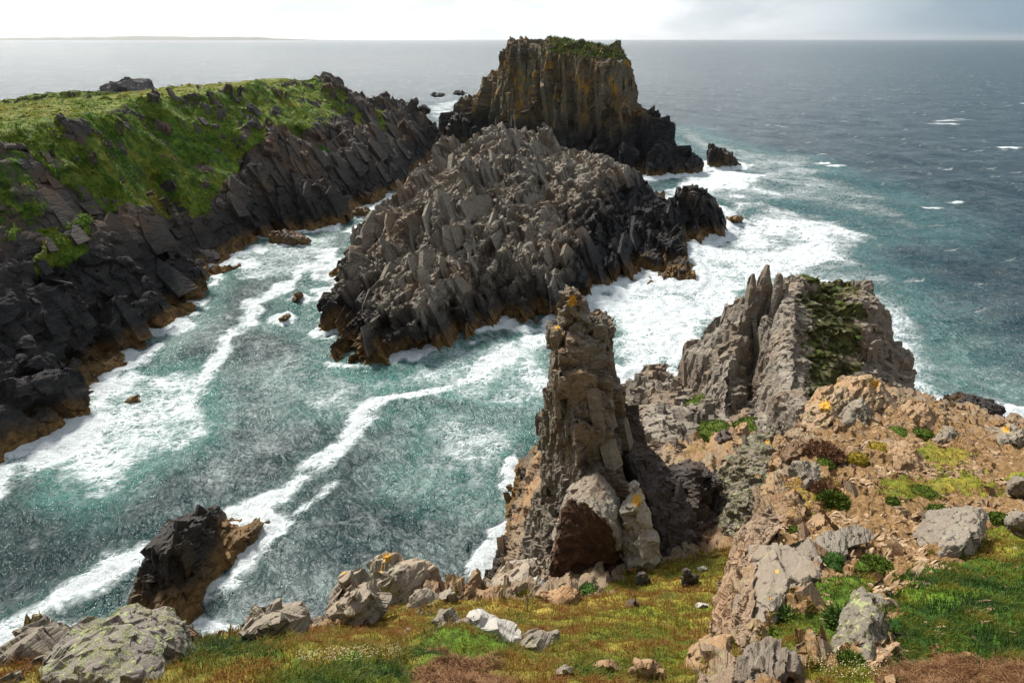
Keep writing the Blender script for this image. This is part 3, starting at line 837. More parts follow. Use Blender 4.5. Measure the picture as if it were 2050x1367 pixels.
prof = Q((850, 560, 93.5), (870, 420, 112), (900, 330, 134), (1000, 500, 104), (1000, 400, 118), (1000, 320, 138), (1100, 400, 127), (1100, 330, 142), (1200, 500, 119), (1200, 420, 131), (1200, 370, 143), (1300, 470, 131), (1300, 420, 140), (1100, 500, 109), (1100, 570, 102),
         (950, 590, 93.2), (1050, 590, 98), (760, 600, 93), (720, 560, 104), (700, 640, 90), (780, 500, 106), (820, 460, 112), (830, 400, 121), (850, 640, 88.4), (760, 680, 86.2), (940, 440, 112), (960, 520, 101), (1380, 450, 147), (1240, 530, 118), (1330, 520, 127), (810, 560, 95.5), (900, 640, 89.6))
iback = [np.array([p[0] * 1.03 + 2, p[1] + 16, p[2] * .45]) for p in crest[2:-3:2]]
A = ishore + iout
pts = A + crest + prof + iback
edges = [(k, (k + 1) % n) for k in range(n)] + [(n + k, n + (k + 1) % n) for k in range(n)] + [(2 * n + k, 2 * n + k + 1) for k in range(len(crest) - 1)]
co, tris, idx = cdt(np.array(pts)[:, :2], edges)
Zs = np.array([pts[i][2] if i >= 0 else 0. for i in idx])
V = np.column_stack([co, Zs])
nn = np.cross(V[tris[:, 1], :2] - V[tris[:, 0], :2], V[tris[:, 2], :2] - V[tris[:, 0], :2])
tris[nn < 0] = tris[nn < 0][:, ::-1]
V, F = refine(V, tris, lambda m: np.full(len(m), 5.))
V = relax(V, F, 1, .35)
V, F = refine(V, F, lambda m: np.where(m[:, 1] < 172, lod(.0021, .15, .5)(m), 2.))
near = smooth01(V[:, 2], -4, 1.5)
# slabs standing on edge: a saw of upright plates along the strike
BI = rot_frame(72, -66)
q = V[:, :3] @ BI.T
q = q + np.stack([fbm(V[:, :3] * .07 + s, 2) for s in (1., 9., 23.)], 1) * 2.2
qs = q / np.array([3.2, 2.4, .7])
f1, f2, r, _k = voronoi(qs)
off = np.stack([qs[:, 0], qs[:, 1] - np.floor(qs[:, 1]) - .5, qs[:, 2]], 1)
spike = (r[:, 0] ** 1.6) * 2.0 + 0 - .4 * np.exp(-((f2 - f1) / .06)) - .4
hi = smooth01(V[:, 2], 3.5, 9.)
var = np.clip(.75 + 1.3 * fbm(V[:, :3] * .055 + 8, 3), .12, 1.5) * (1 - .75 * smooth01(V[:, 0] + .12 * (V[:, 1] - 120), 6, 26))
V = scarps(V, F, BI, 15., 4.2, near, 2.)
V = scarps(V, F, BI, 4.5, .9, near, 6.)
V[:, :3] += np.array([-.3, -.1, .95]) * (spike * hi * near * var * .55)[:, None]
V = rock_disp(V, F, BI, ((9., 5., 2.4, 1.5), (3.4, 2.4, .8, .8), (1.2, .9, .35, .3)), (.8, .15), .3, 1.6, near, 23.)
iat = dict(wet=smooth01(V[:, 0] + .15 * (V[:, 1] - 120) + 5 * fbm(V * .08, 4), 0, 20) * .75)  # wet here darkens the right flank, its shade put into the colour
IV = V
vis = (V[:, 2] > 1.5) & (V[:, 1] < 175)
V, F, iat = add_slabs(V, F, iat, BI, 200, (3., 9.), (.35, .9), (.08, .17), vis * (.4 + var), (-.40, -.14), .08, 1.6)
V, F, iat = add_slabs(V, F, iat, BI, 260, (1.2, 4.5), (1.4, 3.6), (.10, .2), np.concatenate([vis * 1., np.zeros(len(V) - len(vis))]), (-.42, -.16), .07, 1.6)
V, F, iat = add_slabs(V, F, iat, BI, 900, (.6, 3.4), (.35, 1.1), (.10, .26), np.concatenate([vis * smooth01(V[:len(vis), 2], 2, 7) * (.02 + var ** 2), np.zeros(len(V) - len(vis))]), (-.4, -.02), .15, 2.2)
islet = mesh_obj('rock_islet', V, F, M_ISLET, sharp=38, attrs=iat)
tag(islet, 'large jagged islet of upright grey slabs with dark wet base', 'rock islet')
print('islet', len(V), time.time() - T0)
# ------------------------------------------------------------------ rocks with a traced outline
SHOREPTS = []
SEAT = False


def wl(u, Y):
    """photo row of the waterline at distance Y"""
    return 683.5 + FPX * math.tan(math.atan(EYE / Y) - PITCH)


def rock(name, label, cat, outline, interior=(), Y=None, T=3., mat=M_GREY, frame=BEDH, blocks=((1.3, .9, .6, .26), (.45, .3, .2, .08)), bed=(.16, .015), rough=.035, rscale=.4, k=.0032, lmin=.02,
         group=None, attrs=None, smooth_it=1, seed=0., crack=.3, shrink=.55, mid=.45, pre=None, align=.5, spots=(), parent=None, stain_shade=None, cols=(), slab=(), seat_at=None):
    o3 = [(p[0], p[1], p[2] if len(p) > 2 else Y) for p in outline]
    i3 = [(p[0], p[1], p[2] if len(p) > 2 else Y) for p in interior]
    if not i3:          # a rounded front: the middle of the outline stands nearer
        cu = sum(p[0] for p in o3) / len(o3); cv = sum(p[1] for p in o3) / len(o3); cY = sum(p[2] for p in o3) / len(o3)
        rr = random.Random(len(label) * 7 + int(cu))
        for j in range(5):
            p = o3[int(j * len(o3) / 5)]
            f = rr.uniform(.35, .6)
            i3.append((cu + (p[0] - cu) * f, cv + (p[1] - cv) * f, cY + (p[2] - cY) * f - T * rr.uniform(.18, .42)))
    b = max(o3, key=lambda p: p[1])
    if seat_at:
        q, _n = on_ground(seat_at[0], seat_at[1])
        if q is not None:
            dY = q[1] - seat_at[2] - .3
            o3 = [(p[0], p[1], p[2] + dY) for p in o3]
            i3 = [(p[0], p[1], p[2] + dY) for p in i3]
    elif SEAT and b[1] < 1366:
        q, _n = on_ground(b[0], b[1] - 5)
        if q is not None and abs(q[1] - b[2]) < 5:
            dY = q[1] - b[2] + .04
            vm = min(p[1] for p in o3)
            o3 = [(p[0], p[1] + (10 if p[1] > b[1] - .2 * (b[1] - vm) else 0), p[2] + dY) for p in o3]
            i3 = [(p[0], p[1], p[2] + dY) for p in i3]
    V, F = relief_mesh(o3, i3, T, shrink=shrink, mid=mid)
    size = V.max(0) - V.min(0)
    V, F = refine(V, F, lambda m: np.full(len(m), max(size) / 14))
    if smooth_it: V = relax(V, F, smooth_it, .4)
    if pre is not None: V = pre(V)
    V, F = refine(V, F, lod(k, lmin))
    for per_, am_ in cols: V = scarps(V, F, COLF, per_, am_, np.ones(len(V)), seed + per_)
    V = rock_disp(V, F, frame, blocks, bed, rough, rscale, None, seed, crack, align)
    at = {}
    if stain_shade:
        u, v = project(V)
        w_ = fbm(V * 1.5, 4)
        at['stain_shade'] = inpoly(u + w_ * 14, v + w_[::-1] * 0 + fbm(V * 1.5 + 30, 4) * 14, stain_shade).astype(float)
    for kk, fn in (attrs or {}).items(): at[kk] = fn(V, normals(V, F))
    STORE[name] = (V, F)
    for ar, kw in slab:
        V, F, at = add_slabs(V, F, at, *ar, **{**kw, 'wt': kw['wt'](V) if 'wt' in kw else None})
    if spots:
        u, v = project(V)
        at['spot'] = np.max([np.clip(1.6 * (1 - np.hypot(u - a, v - b) / r), 0, 1) for a, b, r in spots], 0)
    o = mesh_obj(name, V, F, mat, parent, attrs=at, sharp=38)
    if parent is None: tag(o, label, cat, group)
    near0 = V[(V[:, 2] > -1) & (V[:, 2] < .8)]
    if len(near0): SHOREPTS.append(near0[::3, :2])
    STORE[o.name] = STORE[name]
    return o


STORE = {}
BIG = ((14., 5., 3., 1.6), (5., 2.2, 1.1, .9))
FARB = dict(bed=(1., .25), rough=.5, rscale=2.)
UP = np.array([[0, 0, 1.], [0.94, .34, 0], [-.34, .94, 0]])      # long axis of the blocks upright

COLF = rot_frame(82, -84)
COLP = rot_frame(60, -74)
UPT = np.array(Matrix.Rotation(math.radians(-13), 3, 'Y') @ Matrix.Rotation(math.radians(14), 3, 'X') @ Matrix([list(r) for r in UP]))
# the high flat-topped stack
def sy(u): return 222 + max(0, (1330 - u)) * .2
so = [(878, 252, 318), (884, 245, 316), (908, 228, 312), (925, 206, 306), (948, 190, 300), (978, 160, 294), (1004, 135, 288), (1008, 118, 286), (1030, 90, 282), (1045, 83, 280), (1070, 81, 276), (1095, 86, 272), (1110, 84, 270), (1135, 81, 266), (1165, 84, 262), (1200, 92, 256), (1235, 102, 250),
      (1248, 114, 247), (1256, 150, 245), (1258, 160, 244), (1264, 152, 243), (1272, 156, 242), (1275, 176, 241), (1279, 200, 240), (1286, 216, 238), (1303, 213, 237), (1318, 226, 235), (1332, 246, 233), (1340, 268, 231), (1346, 286, 230), (1356, 281, 228), (1378, 298, 226), (1394, 318, 225), (1403, 340, 224), (1396, 352, 223),
      (1370, 362, 222), (1340, 372, 220), (1310, 378, 220), (1230, 380, 224), (1150, 372, 232), (1050, 345, 250), (960, 312, 280), (905, 292, 305), (880, 270, 318)]
si = [(1060, 100, 262), (1040, 150, 270), (1020, 200, 276), (970, 200, 288), (940, 235, 298), (1000, 260, 276), (1060, 230, 260), (1070, 160, 260), (1100, 120, 257), (1130, 95, 258), (1130, 160, 250), (1120, 230, 250), (1160, 130, 247), (1165, 220, 243), (1180, 300, 236), (1188, 180, 246), (1192, 280, 243), (1200, 130, 243), (1208, 200, 237),
      (1218, 290, 230), (1222, 230, 240), (1228, 300, 239), (1236, 140, 239), (1244, 220, 233), (1254, 300, 226), (1262, 240, 236), (1268, 300, 233), (1280, 260, 231), (1296, 240, 230), (1300, 300, 224), (1310, 340, 217), (1330, 320, 219), (1335, 290, 226), (1360, 320, 219), (1370, 340, 217), (1100, 290, 246), (1050, 300, 256), (1215, 100, 250), (1150, 88, 258)]
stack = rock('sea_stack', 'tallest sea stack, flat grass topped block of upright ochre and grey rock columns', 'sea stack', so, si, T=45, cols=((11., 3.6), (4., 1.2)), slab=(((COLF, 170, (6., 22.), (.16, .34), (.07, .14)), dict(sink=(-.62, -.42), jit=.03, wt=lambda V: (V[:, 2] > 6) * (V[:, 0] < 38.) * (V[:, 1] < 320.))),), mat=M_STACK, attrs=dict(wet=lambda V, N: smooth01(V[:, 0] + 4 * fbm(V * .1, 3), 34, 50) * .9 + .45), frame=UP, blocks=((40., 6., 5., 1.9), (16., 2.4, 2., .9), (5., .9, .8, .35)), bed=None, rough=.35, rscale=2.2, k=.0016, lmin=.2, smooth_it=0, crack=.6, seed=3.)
V, F = STORE[stack.name]
Nn = normals(V, F)
uu_, vv_ = project(V)
wcap = smooth01(Nn[:, 2], .25, .6) * (V[:, 2] > 34) * smooth01(uu_, 1085, 1135) * (V[:, 1] < 300)
i_, p_ = scatter(V, F, wcap[F].mean(1), 9000)
cap = blades('grass_cap', p_, Nn[F[i_][:, 0]], rng.uniform(.5, 1.3, 9000), rng.uniform(.2, .4, 9000), rng.uniform(.2, .7, 9000), np.clip(.22 + .16 * rng.normal(size=9000), .05, .6), M_GRASS, parent=stack)

rock('sea_stack', 'small black twin peaked stack alone in white surf right of the tall stack', 'sea stack', [(1422, 334), (1424, 305), (1431, 288), (1440, 300), (1452, 298), (1462, 304), (1474, 318), (1484, 333), (1476, 342), (1456, 348), (1436, 343)], (), 236, 9, M_BLACK, UP, ((7., 1.6, 1.4, 1.2), (2., .8, .6, .4)), None, .3, 1.2, k=.0018, lmin=.15, smooth_it=0)
rock('rock_islet', 'flat dark rock low in the surf off the right tip of the jagged islet', 'rock islet', [(1458, 441), (1462, 434), (1476, 432), (1492, 437), (1488, 444), (1470, 446)], (), 160, 4, M_SEAROCK, BED, ((2., 1., .5, .5),), (.5, .1), .2, 1., k=.002, lmin=.15)
rock('rock_crag', 'black blocky knob on the right shoulder of the jagged islet', 'rock crag', [(1361, 396), (1366, 380), (1376, 373), (1392, 382), (1408, 396), (1418, 408), (1412, 424), (1395, 430), (1378, 420), (1366, 408)], (), 149, 6, M_BLACK, UP, ((3., 1.6, 1.2, .8), (1., .6, .5, .3)), None, .25, 1., k=.002, lmin=.15)
rock('rock_islet', 'dark grey domed islet offshore beyond the grassy headland at upper left', 'rock islet', [(193, 196, 430), (196, 178, 430), (210, 170, 430), (224, 162, 430), (236, 158, 430), (250, 160, 430), (260, 166, 430), (266, 176, 430), (284, 188, 430), (292, 199, 430), (240, 202, 430)], (), 430, 30, M_HEADSLAB, BED, BIG, k=.002, lmin=.5, **FARB)
rock('low_point', 'low green and brown rocky point beyond the headland plateau at far left', 'rocky point', [(-140, 218), (-60, 210), (0, 203), (30, 195), (60, 189), (95, 187), (130, 185), (180, 186), (230, 189), (290, 190), (340, 198), (340, 215), (200, 222), (0, 240), (-140, 250)], ((60, 212, 345), (150, 206, 345), (250, 203, 352)), 360, 40, M_HEAD, BED, BIG, k=.0022, lmin=.4,
     attrs=dict(grass=lambda V, N: smooth01(N[:, 2], .15, .6) * .75, tint=lambda V, N: np.full(len(V), .42)), **FARB)
for lab, oc, Y in (('leftmost small black reef in the breakers behind the channel', [(860, 190), (868, 186), (880, 188), (892, 191), (878, 194)], 345 + 60),
                   ('reef of two low black humps in the breakers left of the tall stack', [(904, 187), (912, 183), (924, 184), (936, 187), (930, 190), (912, 190)], 412),
                   ('dark rocks at the end of the headland point beside the narrow channel', [(832, 226), (838, 214), (848, 212), (858, 220), (856, 228)], 312),
                   ('pointed black rock standing at the left foot of the tall stack', [(896, 262), (900, 244), (914, 226), (926, 242), (938, 262), (930, 278), (908, 280)], 300)):
    rock('reef_rock', lab, 'reef', oc, (), Y, 8, M_BLACK, BED, ((3., 2., 1., 1.2),), (.8, .2), .4, 1.5, k=.002, lmin=.3, group='black rocks round the narrow channel')

# rocks in the inlet
BR = dict(mat=M_SEAROCK, frame=BED, blocks=((1.6, 1., .6, .4), (.5, .35, .25, .12)), bed=(.3, .06), rough=.12, rscale=.7, k=.0024, lmin=.06)
for lab, oc, Y, T in (('brown humped rock with a pale end at the headland shore bend', [(536, 488), (540, 466), (560, 463), (585, 470), (602, 474), (618, 482), (614, 492), (590, 492), (560, 497)], 141, 5),
                      ('small round brown rock near the head of the channel', [(704, 428), (712, 416), (728, 414), (742, 421), (738, 431), (718, 434)], 166, 4),
                      ('thin orange brown rock awash in mid channel, upper one', [(580, 606), (586, 594), (594, 586), (602, 590), (598, 601), (588, 607)], 108.5, 1.6),
                      ('rounded orange brown rock awash in mid channel, lower one', [(552, 653), (556, 640), (568, 632), (578, 632), (576, 644), (568, 656)], 99, 2.2),
                      ('small dark rock in white foam by the left shore', [(238, 830), (240, 812), (250, 797), (266, 796), (274, 802), (262, 822), (248, 833)], 73.2, 2.),
                      ('brown wet rock touching the headland foot beside white foam', [(155, 886), (160, 868), (175, 858), (192, 862), (186, 876), (168, 888)], 66, 2.),
                      ('flat angular grey slab lying on the dark shore of the headland', [(374, 512), (378, 500), (402, 493), (424, 505), (429, 518), (408, 534), (390, 528)], 127, 4.)):
    rock('shore_rock', lab, 'rock', oc, (), Y, T, **({**BR, 'mat': M_HEADSLAB} if 'slab' in lab else BR))

nr = rock('sea_rock', 'big dark boulder standing in the water at lower left with brown foot', 'sea rock',
     [(266, 1215, 40.5), (272, 1150, 42), (290, 1105, 43), (318, 1060, 44), (340, 1042, 44.5), (368, 1034, 45), (392, 1046, 45), (412, 1072, 45), (420, 1110, 44.5), (432, 1130, 44), (444, 1150, 43.6), (436, 1180, 42.6), (420, 1215, 41.2), (380, 1246, 39), (330, 1262, 38.2), (290, 1250, 38.8)],
     [(350, 1065, 42.6), (372, 1100, 41.8), (340, 1110, 41.6), (310, 1120, 41.4), (320, 1170, 40.2), (370, 1160, 41.4), (400, 1110, 42.8), (360, 1215, 39.6), (410, 1180, 41.4), (310, 1225, 38.9), (290, 1180, 40)], T=6, mat=M_BLACK, slab=(((COLP, 26, (1., 4.), (.4, .8), (.12, .3)), dict(sink=(-.42, -.2), jit=.1)),), frame=BEDV, blocks=((3., 2., 1.2, .5), (1., .6, .4, .18)), bed=(.5, .05), rough=.08, rscale=.7, k=.0026, lmin=.06)
rock('sea_rock', 'brown slanting ridge rock leaning off the big dark boulder at lower left', 'sea rock',
     [(410, 1090, 46.5), (420, 1058, 47.5), (436, 1046, 48), (452, 1052, 48), (468, 1062, 47.6), (480, 1054, 48), (500, 1046, 48.3), (520, 1052, 48.6), (528, 1066, 48.5), (524, 1088, 47.8), (505, 1108, 46.8), (480, 1132, 45.4), (455, 1150, 44.5), (440, 1148, 44.4), (425, 1120, 45.4)],
     [(446, 1080, 46.4), (462, 1100, 45.4), (490, 1080, 46.6), (508, 1072, 47.2), (460, 1128, 44.7)], T=4, mat=M_SEAROCK, frame=BEDV, blocks=((2., 1.2, .7, .3), (.7, .5, .3, .12)), bed=(.4, .07), rough=.1, rscale=.6, k=.0026, lmin=.06)

# the upright pinnacle and what leans round its foot
pin = rock('rock_pinnacle', 'tall tapering rock pinnacle with an orange lichened tip rising above the inlet', 'rock pinnacle',
     [(1146, 584, 29), (1160, 592, 29), (1166, 608, 29), (1176, 630, 29.2), (1184, 644, 29.3), (1190, 634, 29.3), (1198, 628, 29.3), (1210, 634, 29.4), (1217, 660, 29.4), (1215, 680, 29.3), (1224, 706, 29.2), (1234, 742, 29), (1243, 772, 28.7), (1250, 806, 28.4), (1246, 842, 28.), (1250, 900, 27.5), (1256, 958, 26.8), (1262, 1060, 25.6), (1260, 1150, 25),
      (1150, 1190, 24.5), (1085, 1180, 26), (1040, 1165, 29), (1044, 1120, 31), (1060, 1050, 32), (1078, 1000, 32.4), (1090, 958, 32.4), (1086, 910, 32.4), (1084, 870, 32.4), (1087, 840, 32), (1102, 830, 31), (1104, 797, 30), (1098, 742, 29.6), (1098, 728, 29.6), (1106, 706, 29.5), (1102, 676, 29.4), (1104, 660, 29.4), (1120, 640, 29.3), (1122, 620, 29.2), (1134, 594, 29)],
     [(1150, 596, 28.2), (1146, 618, 27.9), (1160, 632, 28.2), (1125, 662, 28.2), (1112, 690, 28.2), (1148, 660, 27.6), (1150, 690, 27.5), (1130, 712, 27.4), (1108, 732, 28.4), (1120, 760, 27.3), (1118, 800, 27.2), (1160, 740, 26.9), (1200, 680, 28.2), (1190, 740, 27.3), (1215, 780, 27.6), (1150, 800, 26.8), (1200, 820, 26.8), (1108, 835, 28.4), (1130, 850, 27.4), (1140, 872, 26.8), (1155, 850, 26.5), (1180, 870, 26.2), (1165, 905, 26.3), (1220, 880, 26.6),
      (1110, 880, 29.4), (1112, 920, 29.3), (1150, 930, 27), (1200, 930, 26.3), (1235, 930, 26.6), (1100, 970, 30), (1130, 980, 28), (1080, 1040, 30.8), (1110, 1060, 28.6), (1090, 1090, 28.8), (1070, 1100, 29.4), (1100, 1130, 26.8), (1180, 1000, 25.8), (1230, 1010, 25.8)],
     spots=((1145, 602, 20), (1120, 668, 12), (1112, 736, 9)), T=3.4, slab=(((COLP, 60, (.5, 2.2), (.35, .7), (.2, .4)), dict(sink=(-.45, -.25), jit=.12, wt=lambda V: (V[:, 2] < 26.) * 1.)),), mat=M_PIN, frame=UPT, blocks=((1.7, 1.1, .95, .44), (.65, .5, .4, .17), (.25, .2, .16, .05)), align=.75, bed=None, rough=.03, rscale=.5, k=.0022, lmin=.04, smooth_it=0, crack=.5, seed=5.)
rock('rock_spike', '', '', [(1180, 740), (1182, 680), (1186, 648), (1197, 628), (1209, 634), (1217, 660), (1216, 690), (1226, 712), (1234, 760), (1210, 780)], (), 28.6, T=1.6, mat=M_PIN, frame=UPT, blocks=((1.2, .7, .6, .2), (.4, .3, .25, .07)), bed=None, rough=.03, k=.0024, lmin=.03, smooth_it=0, parent=pin)
rock('rock_block', '', '', [(1101, 676), (1103, 662), (1112, 652), (1124, 650), (1132, 664), (1128, 690), (1122, 704), (1108, 702)], (), 28.2, T=1.0, mat=M_PIN, frame=UPT, blocks=((1., .7, .6, .12), (.3, .25, .2, .04)), bed=None, rough=.02, k=.0024, lmin=.03, smooth_it=0, parent=pin, align=.2, spots=((1116, 656, 9),))
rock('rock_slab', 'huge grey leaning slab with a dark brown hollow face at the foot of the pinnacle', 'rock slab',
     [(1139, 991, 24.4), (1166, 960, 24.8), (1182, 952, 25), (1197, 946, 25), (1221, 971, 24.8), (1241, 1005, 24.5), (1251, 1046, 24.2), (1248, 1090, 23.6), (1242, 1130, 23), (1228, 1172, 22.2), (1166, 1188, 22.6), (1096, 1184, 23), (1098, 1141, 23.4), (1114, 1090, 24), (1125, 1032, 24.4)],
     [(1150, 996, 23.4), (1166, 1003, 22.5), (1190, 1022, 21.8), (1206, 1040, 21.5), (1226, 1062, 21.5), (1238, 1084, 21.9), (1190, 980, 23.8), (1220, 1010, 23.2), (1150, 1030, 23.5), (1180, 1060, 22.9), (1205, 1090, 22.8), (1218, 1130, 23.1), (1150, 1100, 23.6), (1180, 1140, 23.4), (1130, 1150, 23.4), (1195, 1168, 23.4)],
     T=4.5, mat=M_GREYB, stain_shade=[(1130, 1000), (1166, 1004), (1200, 1034), (1225, 1066), (1240, 1092), (1246, 1130), (1230, 1180), (1090, 1190), (1090, 1141), (1108, 1090), (1118, 1032)], align=.25, frame=BEDH, blocks=((.7, .6, .5, .08), (.25, .2, .18, .03)), bed=(.22, .02), rough=.06, rscale=.4, k=.0026, smooth_it=0)
rock('rock_slab', 'pale upright slab with bright orange lichen between two dark slabs', 'rock slab',
     [(1272, 966, 24.2), (1283, 975, 24), (1296, 998, 23.8), (1306, 1040, 23.4), (1317, 1084, 23), (1313, 1136, 22.6), (1262, 1146, 22.4), (1254, 1090, 22.8), (1251, 1039, 23.4), (1257, 994, 23.9)],
     [(1275, 1010, 23.2), (1282, 1060, 22.6), (1284, 1110, 22.1)], spots=((1274, 1000, 20), (1266, 1036, 13), (1290, 985, 9)), T=1.4, mat=M_PALEOR, k=.0026, smooth_it=0)
rock('rock_slab', 'black slanting slab falling right from behind the orange lichened slab', 'rock slab',
     [(1248, 808, 29.5), (1262, 806, 30), (1276, 842, 29.6), (1294, 880, 29), (1310, 908, 28.6), (1332, 932, 28), (1352, 970, 27.4), (1372, 1008, 26.8), (1394, 1055, 26), (1414, 1102, 25.4), (1394, 1128, 24.4), (1340, 1142, 23.6), (1316, 1120, 24.), (1306, 1060, 24.8), (1296, 1010, 25.4), (1272, 960, 26.2), (1256, 930, 27), (1250, 870, 28.4)],
     [(1266, 860, 28.6), (1280, 920, 27.2), (1310, 980, 26.2), (1340, 1050, 25.2), (1330, 1000, 26.2), (1360, 1060, 25.2), (1350, 1110, 24.2)], T=2.6, cols=((1.1, .25),), slab=(((COLP, 40, (.8, 3.), (.3, .6), (.08, .16)), dict(sink=(-.38, -.1), jit=.08)),), mat=M_DARK, frame=UP, blocks=((2.4, .7, .5, .16), (.8, .3, .2, .07)), bed=None, rough=.05, rscale=.4, k=.0026, smooth_it=0)
rock('rock_slab', 'grey topped slab with a black side in the cleft right of the black slab', 'rock slab',
     [(1334, 960, 29), (1350, 940, 29.4), (1374, 924, 29.6), (1392, 932, 29.4), (1406, 924, 29.6), (1432, 944, 29.4), (1450, 985, 28.6), (1446, 1012, 28), (1428, 1050, 27), (1414, 1100, 26), (1388, 1062, 26.4), (1366, 1002, 27.6)],
     [(1384, 960, 28.2), (1398, 1000, 27.2), (1410, 980, 29.4), (1420, 1020, 28.6), (1432, 970, 28)], T=2.2, mat=M_DARK, frame=UP, k=.0026, smooth_it=0)
rock('rock_outcrop', 'pale green lichen covered outcrop between the cleft and the stony spur', 'rock outcrop',
     [(1420, 1112, 26.4), (1426, 1052, 27.5), (1450, 995, 29), (1470, 935, 31), (1500, 900, 32.5), (1524, 872, 33.6), (1536, 866, 34), (1552, 886, 33.4), (1564, 905, 32), (1572, 950, 30), (1560, 1005, 28), (1542, 1055, 26.6), (1524, 1095, 25.6), (1470, 1112, 25.6)],
     [(1450, 1060, 26.2), (1480, 1000, 27.6), (1500, 950, 29.4), (1530, 920, 30.6), (1540, 970, 28.2), (1510, 1030, 26.4), (1490, 1080, 25.2)], spots=((1537, 884, 9), (1516, 952, 6)), T=3.4, slab=(((COLP, 60, (.4, 1.6), (.4, .8), (.15, .35)), dict(sink=(-.4, -.05), jit=.15)),), mat=M_LICH, frame=UP, blocks=((1.5, .8, .6, .28), (.5, .3, .2, .09)), bed=None, rough=.09, rscale=.5, k=.0026, smooth_it=0)
rock('rock_outcrop', 'broken pale buff ledges below the grey fin, behind the pinnacle', 'rock outcrop',
     [(1246, 800, 52), (1262, 784, 56), (1292, 766, 60), (1322, 764, 60), (1352, 758, 59), (1384, 770, 55), (1410, 796, 50), (1420, 830, 46), (1428, 870, 42), (1424, 905, 39), (1380, 925, 37), (1340, 925, 36.6), (1300, 905, 37.4), (1272, 872, 41), (1252, 840, 46)],
     [(1300, 800, 51), (1350, 790, 52), (1390, 810, 47), (1330, 840, 44), (1380, 850, 42), (1400, 880, 40), (1350, 885, 39), (1300, 865, 41.5)], T=7, mat=M_FIN, frame=UPT, align=.3, cols=((2.4, .8),), slab=(((COLP, 150, (.7, 3.), (.35, .7), (.12, .3)), dict(sink=(-.38, 0.), jit=.15)),), blocks=((2.6, 1.6, 1.3, .6), (.9, .6, .5, .2)), bed=None, rough=.14, rscale=.8, k=.0024, smooth_it=0, attrs=dict(moss=lambda V, N: np.zeros(len(V))))

# the two fins
fm = dict(moss=lambda V, N: np.zeros(len(V)))
fin1 = rock('rock_fin', 'grey ribbed fin crowned by three thin spikes, left one of the pair', 'rock fin',
     [(1356, 800, 56), (1363, 753, 56.5), (1375, 706, 57), (1411, 685, 56), (1446, 654, 55), (1476, 617, 54), (1492, 606, 53.5), (1505, 596, 53), (1530, 580, 53), (1555, 590, 52.4), (1576, 590, 51.5), (1572, 640, 50.5), (1562, 700, 49.5), (1548, 760, 48), (1530, 830, 45), (1500, 850, 42.4), (1452, 870, 40.4), (1420, 850, 42), (1380, 850, 46)],
     [(1400, 740, 52.4), (1440, 700, 50.4), (1470, 660, 51), (1482, 690, 49.8), (1455, 760, 46.6), (1474, 790, 44.4), (1455, 830, 42.2), (1490, 640, 51.6), (1510, 610, 51.8), (1508, 680, 52.2), (1505, 750, 50.2), (1530, 650, 53.4), (1530, 720, 53), (1540, 600, 52.4), (1560, 600, 51.6), (1550, 680, 53.6), (1500, 815, 47.6), (1525, 790, 50.2)],
     T=4.5, cols=((2.6, .4),), slab=(((COLF, 46, (2.5, 8.), (.25, .45), (.07, .13)), dict(sink=(-.5, -.25), jit=.05, wt=lambda V: (V[:, 2] > 13.) * 1.)), ((COLF, 120, (.6, 2.4), (.3, .6), (.1, .2)), dict(sink=(-.3, 0.), jit=.09))), mat=M_FIN, frame=UP, blocks=((9., 1.5, .8, .32), (3., .6, .4, .14)), bed=None, rough=.06, rscale=.7, k=.0022, lmin=.06, smooth_it=0, attrs=fm, mid=.3, crack=.4)


rock('rock_rib', '', '', [(1358, 802, 55.6), (1363, 753, 55.6), (1375, 706, 55.8), (1411, 685, 54.6), (1446, 654, 53.6), (1474, 624, 52.8), (1484, 640, 51.6), (1472, 700, 49.4), (1456, 756, 46.2), (1454, 810, 43.6), (1450, 858, 41.2), (1420, 846, 42.4), (1386, 846, 45.4)],
     [(1400, 760, 51.4), (1430, 720, 50.2), (1440, 780, 45.8), (1410, 810, 47.2)], T=1.6, mat=M_FINP, frame=UP, blocks=((4., 1.2, .8, .09), (1.4, .4, .3, .05)), bed=None, rough=.06, rscale=.5, k=.0022, lmin=.05, smooth_it=0, parent=fin1)
SPK = dict(mat=M_FIN, frame=UP, blocks=((1.6, .6, .4, .07),), bed=None, rough=.04, rscale=.4, k=.0022, lmin=.05, attrs=fm, smooth_it=0, parent=fin1, T=.9)
for oc, Y in (([(1494, 640), (1496, 600), (1502, 570), (1508, 548), (1512, 551), (1514, 580), (1512, 640)], 52.6),
              ([(1512, 640), (1516, 580), (1522, 556), (1531, 541), (1537, 530), (1542, 533), (1543, 560), (1550, 600), (1548, 640)], 52.8),
              ([(1540, 690), (1546, 620), (1552, 580), (1558, 553), (1562, 548), (1567, 553), (1568, 600), (1564, 690)], 51.2),
              ([(1564, 690), (1568, 610), (1573, 567), (1578, 566), (1580, 600), (1576, 690)], 51.4)):
    rock('rock_spike', '', '', oc, (), Y, **SPK)


def fin_moss(V, N):
    u, v = project(V)
    w = fbm(V * .8, 4)
    return smooth01(u + w * 40, 1590, 1630) * smooth01(1725 - u + w * 40, -30, 30) * .62 + .05


